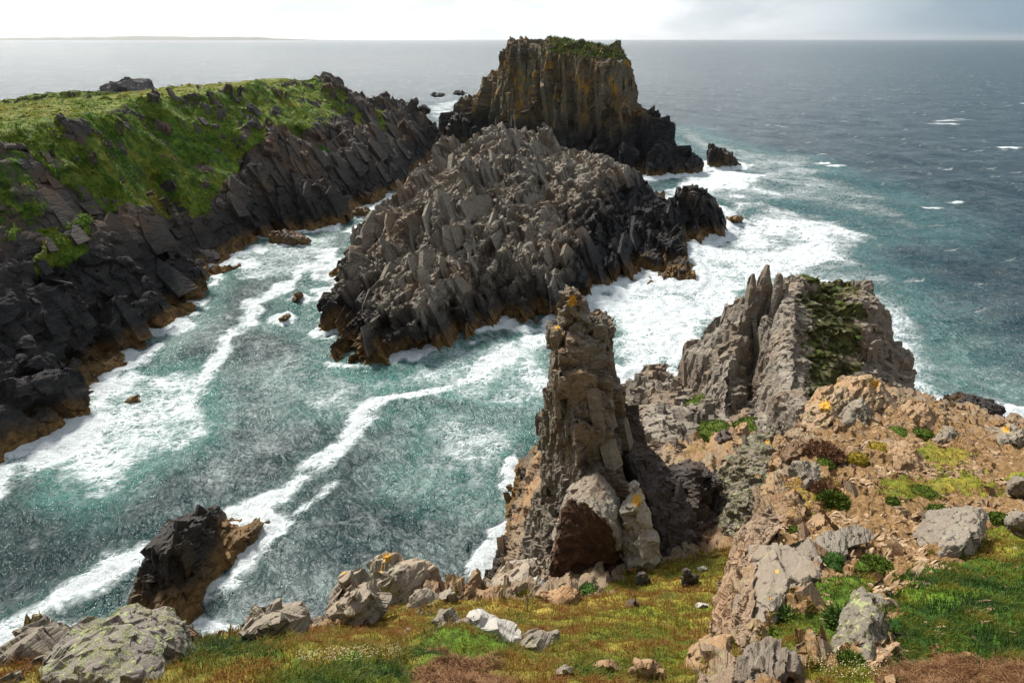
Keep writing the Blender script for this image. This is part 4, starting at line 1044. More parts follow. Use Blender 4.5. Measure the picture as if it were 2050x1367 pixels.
fin = rock('rock_fin', 'broad fin with pale ribbed left edge and mossy face, right one of the pair', 'rock fin',
     [(1522, 812, 44), (1534, 753, 46), (1551, 678, 48), (1560, 640, 49.5), (1570, 606, 50.5), (1582, 584, 51.5), (1602, 561, 53), (1640, 564, 54), (1678, 582, 55), (1704, 574, 55), (1726, 567, 55), (1752, 579, 54.5), (1758, 604, 54), (1777, 610, 54), (1787, 644, 53), (1790, 682, 52), (1808, 706, 51), (1824, 720, 50.5), (1830, 760, 48.5), (1833, 786, 47),
      (1800, 830, 42), (1720, 880, 37.5), (1640, 905, 36), (1590, 900, 36.4), (1545, 885, 37.6), (1522, 868, 39.2)],
     [(1550, 760, 43.8), (1560, 840, 39.8), (1580, 680, 46), (1575, 760, 42.4), (1596, 620, 49.4), (1592, 740, 42.8), (1596, 800, 40), (1612, 600, 51.4), (1620, 680, 47.6), (1640, 740, 44.6), (1650, 800, 41.2), (1630, 840, 39), (1600, 860, 37.8), (1660, 620, 51.6), (1680, 690, 48.6), (1700, 760, 45.4), (1700, 640, 51.2), (1696, 600, 52.6), (1730, 600, 51.8), (1740, 640, 51), (1760, 690, 49.4), (1750, 740, 47.6), (1780, 740, 48.4), (1790, 780, 46), (1740, 800, 43.2), (1800, 740, 48.4)],
     T=7, cols=((3., .4),), slab=(((COLF, 40, (2.5, 7.), (.25, .45), (.08, .15)), dict(sink=(-.62, -.45), jit=.06, wt=lambda V: (V[:, 2] > 12.) * 1.)), ((COLF, 160, (.6, 2.4), (.3, .6), (.1, .25)), dict(sink=(-.5, -.25), jit=.12))), mat=M_FIN, frame=UP, blocks=((6., 1.5, 1.1, .4), (2., .6, .45, .18)), bed=None, rough=.1, rscale=.8, k=.0022, lmin=.06, smooth_it=0, attrs=dict(moss=fin_moss), mid=.35, crack=.5, seed=2.)
rock('rock_rib', '', '', [(1520, 870, 38.6), (1521, 812, 42.6), (1533, 753, 44.8), (1550, 678, 46.8), (1564, 624, 48.8), (1580, 588, 50.6), (1596, 596, 50), (1594, 680, 45.8), (1590, 760, 41.4), (1586, 830, 38.6), (1566, 886, 36.8), (1540, 886, 37)],
     [(1556, 760, 42.4), (1560, 830, 39), (1574, 680, 45.6), (1580, 630, 48.2)], T=1.8, mat=M_FINP, frame=UP, blocks=((5., 1., .7, .10), (1.6, .4, .3, .05)), bed=None, rough=.06, rscale=.5, k=.0022, lmin=.05, smooth_it=0, parent=fin)
rock('rock_outcrop', 'rounded dark grey buttress at the foot of the mossy fin', 'rock outcrop',
     [(1560, 850, 37), (1566, 812, 37.8), (1580, 788, 38.2), (1600, 780, 38.4), (1622, 790, 38.2), (1634, 815, 37.6), (1632, 850, 36), (1620, 890, 34.4), (1590, 905, 34), (1566, 890, 35)], (), T=3, mat=M_FIN, frame=UP, blocks=((1.6, .8, .6, .25), (.5, .3, .2, .09)), bed=None, rough=.08, rscale=.6, k=.0026, attrs=fm)
rock('sea_rock', 'black pyramid rock in white water past the right end of the spur', 'sea rock',
     [(1905, 850, 66), (1918, 824, 67), (1935, 808, 67), (1952, 806, 67), (1968, 798, 67), (1986, 794, 67), (2000, 806, 66.5), (2012, 830, 66), (2030, 858, 65), (1990, 880, 62), (1930, 880, 62)], ((1960, 825, 64.5), (1985, 820, 64.5), (1990, 850, 63.5), (1940, 850, 64)), T=5, mat=M_BLACK, frame=UP, blocks=((2.5, 1.2, .9, .6), (.8, .5, .4, .2)), bed=None, rough=.12, rscale=.8, k=.0024)

# along the turf edge and on the spur: each rests on the ground under its lowest edge
SEAT = True
big = rock('boulder', 'largest boulder, grey with pale green lichen on top, at bottom left corner', 'boulder', [(60, 1400, 7.6), (68, 1358, 7.9), (73, 1334, 8.2), (96, 1308, 8.5), (120, 1286, 8.7), (160, 1250, 8.9), (190, 1232, 9), (218, 1221, 9), (245, 1223, 9), (273, 1229, 9), (296, 1233, 8.9), (315, 1242, 8.9), (331, 1270, 8.7), (341, 1340, 8.1), (344, 1420, 7.3), (200, 1450, 7)],
     ((150, 1300, 8.2), (220, 1260, 8.4), (230, 1310, 7.7), (270, 1280, 7.9), (275, 1350, 7.2), (180, 1360, 7.2), (310, 1310, 7.9), (120, 1350, 7.5)), seat_at=(215, 1364, 7.1), T=1.5, mat=M_LICHB, align=.1, frame=BEDH, blocks=((1.1, .9, .8, .10), (.3, .25, .2, .03)), bed=None, rough=.05, rscale=.3, k=.0026, lmin=.012)
V, F = STORE[big.name]
Nn = normals(V, F)
lw = smooth01(Nn[:, 2], .35, .8) * smooth01(fbm(V * 2.2 + 3, 5, .6), -.02, .25)
i_, p_ = scatter(V, F, lw[F].mean(1), 9000)
blades('lichen_cover', p_, Nn[F[i_][:, 0]], rng.uniform(.012, .035, 9000), rng.uniform(.006, .014, 9000), rng.uniform(.5, 1., 9000), rng.uniform(.2, .8, 9000), M_LIT, parent=big)
rock('rock_slab', 'flat grey slab sloping left behind the largest boulder', 'rock slab', [(-80, 1340, 8.8), (-70, 1300, 9.2), (0, 1292, 9.5), (34, 1262, 9.9), (62, 1262, 10), (96, 1266, 10), (118, 1286, 9.8), (100, 1330, 9.2), (40, 1345, 8.9)], ((30, 1300, 9.2), (70, 1290, 9.4)), T=1., mat=M_GREY, k=.0026)
rock('rock_slab', 'lowest grey slab in the bottom left corner under the sloping slab', 'rock slab', [(-60, 1400, 7.5), (-40, 1335, 8.2), (10, 1322, 8.4), (28, 1318, 8.5), (70, 1331, 8.4), (74, 1380, 7.8), (60, 1420, 7.4)], ((20, 1350, 7.9), (40, 1380, 7.4)), seat_at=(35, 1364, 7.6), T=.8, mat=M_GREY, k=.0026)
rock('boulder', 'squat tan block tucked behind the right side of the largest boulder', 'boulder', [(322, 1300, 10.3), (326, 1256, 10.8), (345, 1252, 10.9), (372, 1262, 10.8), (376, 1282, 10.6), (360, 1300, 10.3)], (), T=.6, mat=M_TAN, k=.0026)
EDGE = dict(mat=M_PALE, k=.0026, align=.3, smooth_it=0, blocks=((1.3, .9, .7, .3), (.5, .35, .25, .08)), bed=None, rough=.03)
rock('boulder', 'low wedge shaped pale boulder with rubble on the turf edge', 'boulder', [(490, 1280, 11.6), (498, 1250, 12), (510, 1211, 12.4), (528, 1215, 12.5), (546, 1225, 12.5), (589, 1242, 12.4), (594, 1262, 12), (540, 1285, 11.6)], (), T=1., **EDGE)
rock('rock_slab', 'thin white flat slab on the turf edge beside the wedge boulder', 'rock slab', [(600, 1250, 12.6), (604, 1243, 12.8), (632, 1246, 12.9), (660, 1252, 12.9), (640, 1264, 12.5), (612, 1262, 12.4)], (), T=.7, **EDGE)
rock('boulder', 'pointed pale boulder with a dab of orange on its peak at the turf edge', 'boulder', [(648, 1246, 13.4), (654, 1200, 14), (667, 1167, 14.4), (678, 1152, 14.5), (686, 1142, 14.6), (696, 1144, 14.6), (722, 1160, 14.6), (738, 1170, 14.5), (750, 1182, 14.4), (756, 1226, 13.8), (710, 1246, 13.3)],
     ((690, 1165, 13.9), (680, 1200, 13.5), (712, 1190, 13.7), (700, 1225, 13.1), (735, 1205, 13.5)), spots=((688, 1148, 9),), T=1.6, **EDGE)
rock('boulder', 'broad square pale boulder capped with orange lichen, biggest on the turf edge', 'boulder', [(744, 1230, 14.4), (746, 1173, 15.2), (746, 1119, 15.8), (766, 1105, 16), (794, 1112, 16), (826, 1120, 16), (855, 1132, 16), (869, 1160, 15.8), (873, 1198, 15.4), (845, 1222, 14.8), (784, 1230, 14.4)],
     ((768, 1122, 15.2), (764, 1150, 14.8), (790, 1140, 14.7), (840, 1150, 15), (800, 1180, 14.3), (830, 1170, 14.7), (856, 1190, 14.9), (770, 1195, 14.2)), spots=((776, 1116, 16), (764, 1142, 6)), T=2., **EDGE)
rock('boulder', 'small angular pale block leaning against the broad square boulder', 'boulder', [(820, 1195, 14.4), (838, 1177, 14.7), (858, 1190, 14.7), (880, 1208, 14.6), (878, 1222, 14.3), (836, 1224, 14.1)], (), T=.6, **EDGE)
rock('rock_slab', 'flat pale flagstone right of the broad square boulder', 'rock slab', [(878, 1198, 17), (888, 1188, 17.3), (904, 1187, 17.4), (940, 1197, 17.4), (938, 1212, 17), (905, 1210, 16.8)], (), T=.8, **EDGE)
rock('boulder', 'little tan rock standing behind the pale flagstone', 'boulder', [(910, 1192, 18), (916, 1178, 18.2), (940, 1170, 18.4), (949, 1190, 18.2), (948, 1206, 18), (926, 1206, 17.8)], (), T=.8, mat=M_TAN, k=.0026)
rock('rock_slab', 'long white slab lying in the turf above the mossy mound', 'rock slab', [(930, 1232, 11.9), (938, 1221, 12.1), (948, 1217, 12.2), (970, 1224, 12.2), (992, 1235, 12.1), (1026, 1262, 11.8), (1048, 1277, 11.6), (1036, 1304, 11.1), (1000, 1285, 11.3), (960, 1256, 11.5)], ((960, 1232, 11.7), (1000, 1258, 11.4), (1026, 1280, 11.1)), T=.5, mat=M_WHITE, k=.0026, bed=None, blocks=((1.4, .7, .4, .03),), rough=.02)
rock('boulder', 'grey brown boulder left of the long white slab', 'boulder', [(852, 1275, 11.3), (862, 1258, 11.6), (880, 1238, 11.9), (893, 1230, 12), (915, 1230, 12), (928, 1235, 11.9), (944, 1250, 11.7), (930, 1275, 11.2)], (), T=.7, mat=M_GREY, k=.0026)
rock('boulder', 'smooth grey boulder at the lower end of the long white slab', 'boulder', [(1040, 1292, 11), (1046, 1274, 11.3), (1060, 1266, 11.4), (1094, 1276, 11.3), (1110, 1290, 11.1), (1122, 1308, 10.8), (1090, 1312, 10.6), (1058, 1306, 10.7)], (), T=.6, mat=M_GREY, k=.0026)
rock('boulder', 'big pale angular boulder at the cliff edge left of the dark hollow', 'boulder', [(978, 1190, 23), (984, 1178, 23.2), (998, 1147, 24), (1014, 1134, 24.4), (1032, 1124, 24.6), (1071, 1120, 24.6), (1082, 1140, 24), (1074, 1162, 23.2), (1040, 1190, 22.4), (998, 1204, 22.2)], ((1010, 1160, 23), (1040, 1145, 23.2), (1040, 1170, 22.6)), T=2., **EDGE)
rock('boulder', 'square white block with a flat top in front of the dark hollow', 'boulder', [(1038, 1186, 20.6), (1040, 1172, 20.9), (1052, 1165, 21.2), (1082, 1164, 21.3), (1088, 1180, 20.9), (1070, 1194, 20.5), (1052, 1196, 20.4)], (), T=.8, mat=M_WHITE, k=.0026, smooth_it=0)
rock('boulder', 'low wide tan boulder lying in the turf before the dark hollow', 'boulder', [(1062, 1210, 18.9), (1070, 1192, 19.3), (1090, 1180, 19.6), (1122, 1177, 19.7), (1150, 1181, 19.7), (1170, 1188, 19.5), (1152, 1204, 19), (1100, 1212, 18.8)], (), T=1.2, mat=M_TAN, k=.0026)
rock('boulder', 'pale tan boulder with two humps at the foot of the strata edge', 'boulder', [(1380, 1380, 8.6), (1386, 1337, 9.2), (1392, 1312, 9.5), (1401, 1293, 9.7), (1424, 1297, 9.7), (1440, 1282, 9.8), (1456, 1272, 9.9), (1466, 1284, 9.8), (1470, 1304, 9.6), (1445, 1336, 9.1), (1424, 1385, 8.5)], ((1410, 1318, 9.1), (1415, 1350, 8.7), (1445, 1300, 9.3)), T=.8, mat=M_TAN, k=.0026, blocks=((.7, .5, .35, .06), (.2, .15, .1, .02)), bed=None, rough=.03)
rock('rock_outcrop', 'edge of thin tan strata standing on end along the side of the spur', 'rock outcrop',
     [(1458, 1310, 11.4), (1463, 1242, 12.6), (1474, 1190, 13.8), (1487, 1138, 15), (1503, 1100, 16), (1521, 1064, 17), (1540, 1048, 17.4), (1552, 1036, 17.6), (1562, 1046, 17.2), (1556, 1066, 16.6), (1530, 1091, 15.6), (1520, 1130, 14.4), (1512, 1173, 13.3), (1508, 1220, 12.3), (1500, 1262, 11.5), (1488, 1300, 10.7), (1474, 1320, 10.6)],
     ((1482, 1230, 12.2), (1492, 1180, 13.2), (1505, 1120, 14.8), (1480, 1280, 11.1), (1535, 1068, 16.4)), T=1.6, mat=M_STRATA, frame=rot_frame(57, -26), blocks=((1.6, .8, .14, .16), (.4, .3, .1, .05)), bed=(.12, .05), rough=.04, rscale=.3, k=.0026, smooth_it=0)
rock('rock_slab', 'big smooth grey cracked slab with orange spots on the spur side', 'rock slab',
     [(1504, 1245, 11.8), (1512, 1173, 13.2), (1527, 1092, 15), (1545, 1094, 15.2), (1569, 1102, 15.2), (1592, 1108, 15.1), (1613, 1116, 15), (1644, 1110, 15.2), (1652, 1146, 14.2), (1632, 1188, 13.2), (1590, 1210, 12.6), (1556, 1240, 11.9), (1516, 1262, 11.4)],
     ((1540, 1130, 13.9), (1530, 1180, 12.7), (1560, 1160, 13.3), (1600, 1150, 13.7), (1580, 1190, 12.6), (1540, 1225, 11.9), (1630, 1140, 14), (1622, 1170, 13.3)), spots=((1556, 1143, 6), (1542, 1197, 5)), T=1.5, mat=M_GREYO, frame=rot_frame(70, 30), blocks=((2.2, 1.2, .9, .10), (.7, .4, .3, .02)), bed=None, rough=.02, rscale=.3, k=.0026, smooth_it=0, crack=.8)
rock('boulder', 'striated grey brown boulder with curved grain at the bottom edge', 'boulder', [(1478, 1350, 8.5), (1490, 1325, 8.8), (1504, 1310, 9), (1520, 1295, 9.1), (1535, 1289, 9.2), (1572, 1296, 9.2), (1595, 1308, 9), (1613, 1322, 8.9), (1610, 1346, 8.5), (1555, 1362, 8.2), (1500, 1364, 8.2)], (), T=.6, mat=M_STRI, frame=rot_frame(70, -70), blocks=((.8, .5, .1, .05),), bed=(.07, .02), rough=.03, k=.0026)
rock('boulder', 'upright grey lichened stone like a blunt fin beside dark green grass', 'boulder', [(1680, 1335, 8.6), (1690, 1310, 9), (1702, 1270, 9.6), (1718, 1240, 10), (1736, 1208, 10.4), (1748, 1196, 10.6), (1764, 1190, 10.6), (1780, 1210, 10.4), (1774, 1245, 9.9), (1774, 1285, 9.3), (1762, 1330, 8.7), (1724, 1340, 8.4)],
     ((1720, 1280, 9.1), (1745, 1235, 9.6), (1745, 1290, 8.9), (1725, 1315, 8.5)), T=.7, mat=M_LICH, k=.0026, blocks=((.7, .4, .25, .07), (.2, .15, .1, .025)), bed=(.1, .012), rough=.04)
rock('boulder', 'rounded pale grey boulder half sunk in the spur above the dark green grass', 'boulder', [(1876, 1125, 15.6), (1879, 1092, 16.2), (1886, 1052, 17), (1898, 1034, 17.4), (1914, 1023, 17.6), (1938, 1020, 17.7), (1958, 1016, 17.7), (1974, 1024, 17.6), (1983, 1038, 17.3), (1984, 1066, 16.8), (1965, 1085, 16.3), (1945, 1118, 15.6), (1910, 1130, 15.4)],
     ((1905, 1060, 16.3), (1935, 1045, 16.6), (1965, 1050, 16.6), (1910, 1095, 15.6), (1940, 1080, 15.9)), T=1.4, mat=M_GREYP, k=.0026, blocks=((1., .7, .5, .1), (.3, .2, .15, .03)), bed=None, rough=.05)
SPO = dict(mat=M_TAN, k=.0026, blocks=((1.1, .6, .4, .16), (.35, .22, .14, .05)), bed=(.14, .03), rough=.06, smooth_it=0)
rock('rock_outcrop', 'tan crest outcrop with yellow moss at the top of the spur against the mossy fin', 'rock outcrop', [(1624, 860, 29.2), (1638, 818, 30.6), (1648, 798, 31.2), (1668, 776, 32), (1688, 772, 32.4), (1702, 778, 32.4), (1722, 760, 33), (1742, 751, 33.4), (1762, 756, 33.4), (1778, 778, 33), (1800, 796, 32.6), (1836, 812, 32.4), (1800, 832, 31.4), (1740, 820, 31), (1700, 830, 30.4), (1660, 870, 28.8)],
     ((1660, 820, 30), (1690, 800, 31), (1740, 780, 32), (1770, 800, 31.6)), spots=((1652, 812, 20), (1752, 768, 16)), T=2.6, **{**SPO, 'mat': M_TANM})
rock('rock_slab', 'flat topped grey slab below the tan crest of the spur', 'rock slab', [(1655, 866, 27.8), (1664, 842, 28.4), (1686, 822, 29), (1722, 800, 29.6), (1738, 812, 29.4), (1748, 832, 28.8), (1744, 858, 28), (1700, 876, 27.2)], ((1700, 840, 28), (1725, 835, 28.2)), T=1.4, mat=M_GREY, k=.0026)
rock('rock_outcrop', 'ribbed grey tan hump in the middle of the stony spur', 'rock outcrop', [(1745, 925, 23.6), (1756, 905, 24.2), (1776, 890, 24.8), (1795, 882, 25), (1828, 892, 24.8), (1848, 908, 24.2), (1872, 934, 23.4), (1830, 950, 22.8), (1780, 945, 22.9)], (), T=1.6, **{**SPO, 'frame': rot_frame(75, -62)})
rock('rock_outcrop', 'smooth tan outcrop against the white water at the right of the spur crest', 'rock outcrop', [(1790, 848, 31.6), (1806, 824, 32.4), (1832, 806, 33), (1862, 812, 33.2), (1892, 832, 33), (1902, 850, 32.4), (1870, 862, 31.4), (1820, 862, 31.2)], (), T=1.8, **SPO)
rock('rock_outcrop', 'dark grey angular outcrop at the right edge of the photo beside an orange patch', 'rock outcrop', [(1985, 890, 28.8), (2000, 868, 29.8), (2030, 856, 30.4), (2070, 860, 30.4), (2090, 880, 29.8), (2060, 900, 28.6)], (), spots=((2014, 858, 14),), T=1.8, mat=M_GREY, k=.0026)
rock('rock_outcrop', 'ribbed brown outcrop behind the pebbles right of centre on the spur', 'rock outcrop', [(1860, 885, 27.2), (1874, 866, 28), (1896, 856, 28.4), (1926, 864, 28.4), (1934, 880, 27.8), (1900, 894, 26.8)], (), T=1.3, **{**SPO, 'mat': M_GREY, 'frame': rot_frame(75, -62)})
rock('rock_outcrop', 'curved grey ribbed ledge above the pebbly soil beside the cracked slab', 'rock outcrop', [(1640, 1090, 15.4), (1660, 1070, 16), (1690, 1062, 16.4), (1725, 1062, 16.5), (1755, 1075, 16.2), (1740, 1086, 15.8), (1700, 1095, 15.4), (1690, 1130, 14.6), (1660, 1135, 14.4)], (), T=.8, mat=M_STRI, frame=rot_frame(70, -70), k=.0026, blocks=((.8, .5, .1, .05),), bed=(.07, .02))
rock('boulder', 'oval brown stone set on edge above the curved ribbed ledge', 'boulder', [(1622, 1060, 17.2), (1626, 1036, 17.9), (1640, 1022, 18.2), (1656, 1034, 17.9), (1652, 1056, 17.3), (1636, 1068, 17)], (), T=.7, mat=M_TAN, k=.0026)
rock('boulder', 'domed pink tan rock at the spur edge under the heather', 'boulder', [(1566, 1035, 19), (1576, 1000, 20), (1590, 985, 20.4), (1606, 984, 20.4), (1622, 1006, 19.8), (1616, 1036, 19), (1590, 1046, 18.7)], (), T=1., mat=M_TAN, k=.0026)
rock('boulder', 'grey block with a square top below the heather on the spur edge', 'boulder', [(1598, 985, 22), (1602, 928, 23.6), (1620, 924, 23.9), (1648, 936, 23.6), (1640, 965, 22.8), (1622, 988, 22)], (), spots=((1664, 946, 6),), T=1., mat=M_GREY, k=.0026, smooth_it=0)
rock('rock_slab', 'thin upright tan blade at the spur edge under the rounded brown block', 'rock slab', [(1545, 1000, 23), (1550, 950, 24.6), (1560, 895, 26.4), (1566, 890, 26.6), (1572, 930, 25), (1566, 985, 23)], (), T=.8, mat=M_TAN, k=.0026, smooth_it=0)
rock('boulder', 'rounded brown block capped by heather at the left end of the spur', 'boulder', [(1564, 925, 25.6), (1568, 900, 26.2), (1590, 886, 26.8), (1624, 888, 26.8), (1640, 905, 26.2), (1620, 930, 25.2), (1585, 938, 25)], (), T=1.2, mat=M_BROWN, k=.0026)
rock('boulder', 'dark faceted rock sitting on moss in the hollow below the fins', 'boulder', [(1434, 880, 37.5), (1440, 868, 38), (1452, 864, 38.2), (1470, 868, 38), (1472, 878, 37.6), (1456, 890, 37)], (), T=1.2, mat=M_DARK, k=.0026, smooth_it=0)
rock('rock_slab', 'upright tan leaf shaped slab in the hollow between the two fins', 'rock slab', [(1472, 900, 35), (1478, 870, 36), (1486, 838, 37), (1498, 846, 36.8), (1506, 862, 36.2), (1500, 890, 35.2), (1490, 910, 34.6)], (), T=.9, mat=M_TAN, k=.0026, smooth_it=0)
# stones on the turf
for lab, oc, Y, m in (('small dark wedge of stone poking from the turf below the pale orange lichened slab', [(1276, 1170), (1280, 1146), (1292, 1144), (1306, 1164), (1300, 1172)], 21.4, M_DARK),
                      ('dark split stone standing in the turf right of centre', [(1366, 1172), (1370, 1140), (1378, 1136), (1386, 1150), (1398, 1152), (1402, 1168), (1384, 1176)], 20.4, M_DARK),
                      ('flat white stone behind the dark split stone', [(1394, 1144), (1402, 1134), (1418, 1136), (1422, 1142), (1408, 1148)], 22.4, M_WHITE),
                      ('grey pyramid stone low on the turf slope', [(1436, 1200), (1444, 1188), (1456, 1186), (1460, 1196), (1450, 1204)], 17.6, M_GREY),
                      ('brown peaked stone in the turf below the low wide tan boulder', [(1258, 1215), (1264, 1202), (1272, 1196), (1280, 1208), (1276, 1218)], 17.2, M_DARK),
                      ('white stone in the turf under the grey pyramid stone', [(1392, 1216), (1402, 1206), (1422, 1208), (1428, 1214), (1410, 1220)], 16.6, M_WHITE),
                      ('grey stone at the bottom edge right of the smooth grey boulder', [(1112, 1350), (1120, 1336), (1140, 1334), (1152, 1346), (1140, 1358)], 8.7, M_GREY),
                      ('pale stone at the bottom edge between turf and the two humped boulder', [(1186, 1345), (1196, 1330), (1222, 1326), (1240, 1336), (1226, 1350)], 9.3, M_TAN),
                      ('buff stone at the very bottom left of the two humped boulder', [(1268, 1345), (1280, 1318), (1312, 1326), (1330, 1340), (1350, 1370), (1300, 1385)], 8.6, M_TAN),
                      ('white cobble in the middle of the yellow turf', [(806, 1266), (810, 1261), (816, 1262), (818, 1267), (811, 1270)], 11.8, M_WHITE),
                      ('pale cobble at the bottom edge below the upright lichened stone', [(1766, 1372), (1772, 1356), (1790, 1352), (1802, 1362), (1800, 1380)], 7.6, M_TAN),
                      ('grey rock at the right edge of the photo beside the rounded pale boulder', [(2026, 1060), (2030, 1040), (2046, 1024), (2070, 1030), (2080, 1060), (2050, 1072)], 17.6, M_GREYP),
                      ('dark grey rock at the right edge above the rounded pale boulder', [(2026, 985), (2032, 966), (2050, 952), (2080, 960), (2090, 990), (2060, 1000)], 21.4, M_GREY)):
    rock('stone', lab, 'stone', oc, (), Y, .5, m, k=.0026, smooth_it=0, blocks=((.5, .35, .25, .05),), bed=None, rough=.02)
print('rocks', time.time() - T0)
# ------------------------------------------------------------------ turf, plants and loose stones
gu, gv = project(GV)
NG = normals(GV, GF)
inview = (gu > -160) & (gu < 2220) & (gv < 1460) & (GV[:, 1] < 27) & (GV[:, 1] > 4)
dist = np.linalg.norm(GV[:, :3] - [0, 0, EYE], axis=1)
vw = np.where(inview, GG * smooth01(GG, .3, .8) / dist ** 1.3, 0)
fw = vw[GF].mean(1)
i, p = scatter(GV, GF, fw, 330000)
f = GF[i]
tn = GT[f].mean(1)
ju, jv = project(p)
jw = fbm(p * 1.6, 5, .6)
ju = ju + rng.normal(size=len(p)) * 16 + jw * 30; jv = jv + rng.normal(size=len(p)) * 9 + fbm(p * 1.6 + 44, 5, .6) * 16
for kk, (poly, t_) in enumerate(GREEN):
    mm_ = inpoly(ju, jv, poly); tn[mm_] = t_
nr_ = NG[f[:, 0]]
d = np.linalg.norm(p - [0, 0, EYE], axis=1)
cl = fbm(p * 2.3, 3)
green = tn < .3
h = np.clip(.045 + .14 * rng.random(len(p)) ** 1.7 + .14 * cl + np.where(green, .04, 0), .02, .30)
pu_, pv_ = project(p)
mound = inpoly(pu_, pv_, [(815, 1322), (850, 1280), (920, 1245), (1000, 1262), (1030, 1305), (960, 1332), (860, 1345)])
h = np.where(mound, h * .55, h)
keep = tn < .86
tt = np.clip(tn + .26 * cl + (rng.random(len(p)) - .5) * .30 + .40 * fbm(p * .75 + 8, 4) + .06, 0.02, 1)
o = blades('grass', p[keep], nr_[keep], h[keep], (.004 + .00045 * d + .003 * rng.random(len(p)))[keep], (.25 + .55 * rng.random(len(p)))[keep], tt[keep], M_GRASS)
tag(o, 'olive and green turf blades on the slope and spur', kind='stuff')
# tussocks on the headland slope
hw = np.clip(HG * 1.4 - .5, 0, 1) * (HV[:, 1] < 290) * (HV[:, 0] > -130)
hu, hv = project(HV)
hw = hw * (hu > -40) / np.linalg.norm(HV[:, :3] - [0, 0, EYE], axis=1) * smooth01(fbm(HV[:, :3] * .22 + 2, 4), -.35, .3)
HN = normals(HV, HF)
i, p = scatter(HV, HF, hw[HF].mean(1), 90000)
f = HF[i]
tt = np.clip(HT[f].mean(1) + .22 * fbm(p * .12 + 7, 4) + (rng.random(len(p)) - .5) * .3 - .03, .03, .8)
top = HN[f[:, 0]][:, 2] > .93
o = blades('tussock_grass', p, HN[f[:, 0]], np.where(top, .07, .40) * rng.uniform(.5, 1.5, len(p)), rng.uniform(.10, .24, len(p)), rng.uniform(.3, .9, len(p)), tt, M_TUSS)
tag(o, 'green tussock grass on the far headland slope', kind='stuff')
# dead stems on the broken bank
i, p = scatter(GV, GF, np.where((GT[GF].mean(1) > .86) & (GG[GF].mean(1) > .5), fw, 0), 16000)
n = len(p)
d3 = np.stack([rng.normal(size=n) + .5, rng.normal(size=n) * .7, rng.normal(size=n) * .22], 1)
d3 /= np.linalg.norm(d3, axis=1)[:, None]
L = (.06 + .12 * rng.random(n))[:, None]
sd = np.cross(d3, [0, 0, 1.]); sd /= np.linalg.norm(sd, axis=1)[:, None]
p = p + np.array([0, 0, 1]) * (.015 + .05 * rng.random((n, 1)))
V = np.stack([p - d3 * L - sd * .003, p - d3 * L + sd * .003, p + d3 * L, p + [0, 0, .006]], 1).reshape(-1, 3)
k = (np.arange(n) * 4)[:, None]
o = mesh_obj('dead_stems', V, np.concatenate([k + [0, 1, 3], k + [1, 2, 3], k + [2, 0, 3]]), M_STRAW, origin=np.zeros(3), smooth=False)
tag(o, 'matted brown dead stems on the worn banks', kind='stuff')
# dry flower heads
fl = []
for poly, m in (([(590, 1318), (690, 1300), (800, 1298), (810, 1318), (700, 1330), (600, 1332)], 420), ([(1500, 1330), (1700, 1305), (1720, 1330), (1560, 1350)], 90), ([(1640, 1330), (1760, 1330), (1790, 1367), (1640, 1367)], 160), ([(700, 1212), (900, 1204), (900, 1216), (700, 1240)], 80)):
    poly = np.array(poly)
    got = 0
    while got < m:
        u, v = rng.uniform(poly[:, 0].min(), poly[:, 0].max()), rng.uniform(poly[:, 1].min(), poly[:, 1].max())
        if not inpoly(np.array([u]), np.array([v]), poly)[0]: continue
        got += 1
        q, _ = on_ground(u, v)
        if q is not None: fl.append(q + [0, 0, rng.uniform(.08, .15)])
fl = np.array(fl)
ov = np.array([[1, 0, 0], [-1, 0, 0], [0, 1, 0], [0, -1, 0], [0, 0, 1], [0, 0, -1.]])
of = np.array([[0, 2, 4], [2, 1, 4], [1, 3, 4], [3, 0, 4], [2, 0, 5], [1, 2, 5], [3, 1, 5], [0, 3, 5]])
sz = rng.uniform(.006, .014, len(fl))
V = (fl[:, None] + ov[None] * sz[:, None, None]).reshape(-1, 3)
F = ((np.arange(len(fl)) * 6)[:, None, None] + of[None]).reshape(-1, 3)
tag(mesh_obj('flower_heads', V, F, M_FLOWER, origin=np.zeros(3)), 'tiny dry cream flower heads over the turf', kind='stuff')

# stone chips on the bare path
sw = np.where((gu > 1480) & (gu < 2200) & (gv < 1460) & (GV[:, 1] < 38), GSOIL * (1 - .8 * GG) * smooth01(fbm(GV[:, :3] * .6 + 4, 4), -.12, .4) / dist ** .8, 0)
i, p = scatter(GV, GF, sw[GF].mean(1), 16000)
n = len(p)
nn_ = NG[GF[i][:, 0]]
base = np.array([[1, .1, 0], [.35, .8, 0], [-.7, .7, 0], [-1, -.2, 0], [-.2, -.85, 0], [.75, -.65, 0], [.6, 0, .8], [-.1, .5, 1], [-.55, -.1, .8], [.1, -.5, .9]], float)
bf = np.array([[0, 1, 6], [1, 7, 6], [1, 2, 7], [2, 8, 7], [2, 3, 8], [3, 4, 8], [4, 9, 8], [4, 5, 9], [5, 6, 9], [5, 0, 6], [6, 7, 8], [6, 8, 9]])
a = rng.random(n) * 6.283
s = (.012 + .11 * rng.random(n) ** 4) * (1 + np.linalg.norm(p - [0, 0, EYE], axis=1) * .012)
sc = np.stack([s, s * rng.uniform(.45, .9, n), s * rng.uniform(.18, .45, n)], 1)
vv = (base[None] + rng.normal(size=(n, 10, 3)) * .14) * sc[:, None]
ca, sa = np.cos(a)[:, None], np.sin(a)[:, None]
x = vv[:, :, 0] * ca - vv[:, :, 1] * sa
y = vv[:, :, 0] * sa + vv[:, :, 1] * ca
zx = -(nn_[:, 0] / np.maximum(nn_[:, 2], .3))[:, None] * x - (nn_[:, 1] / np.maximum(nn_[:, 2], .3))[:, None] * y
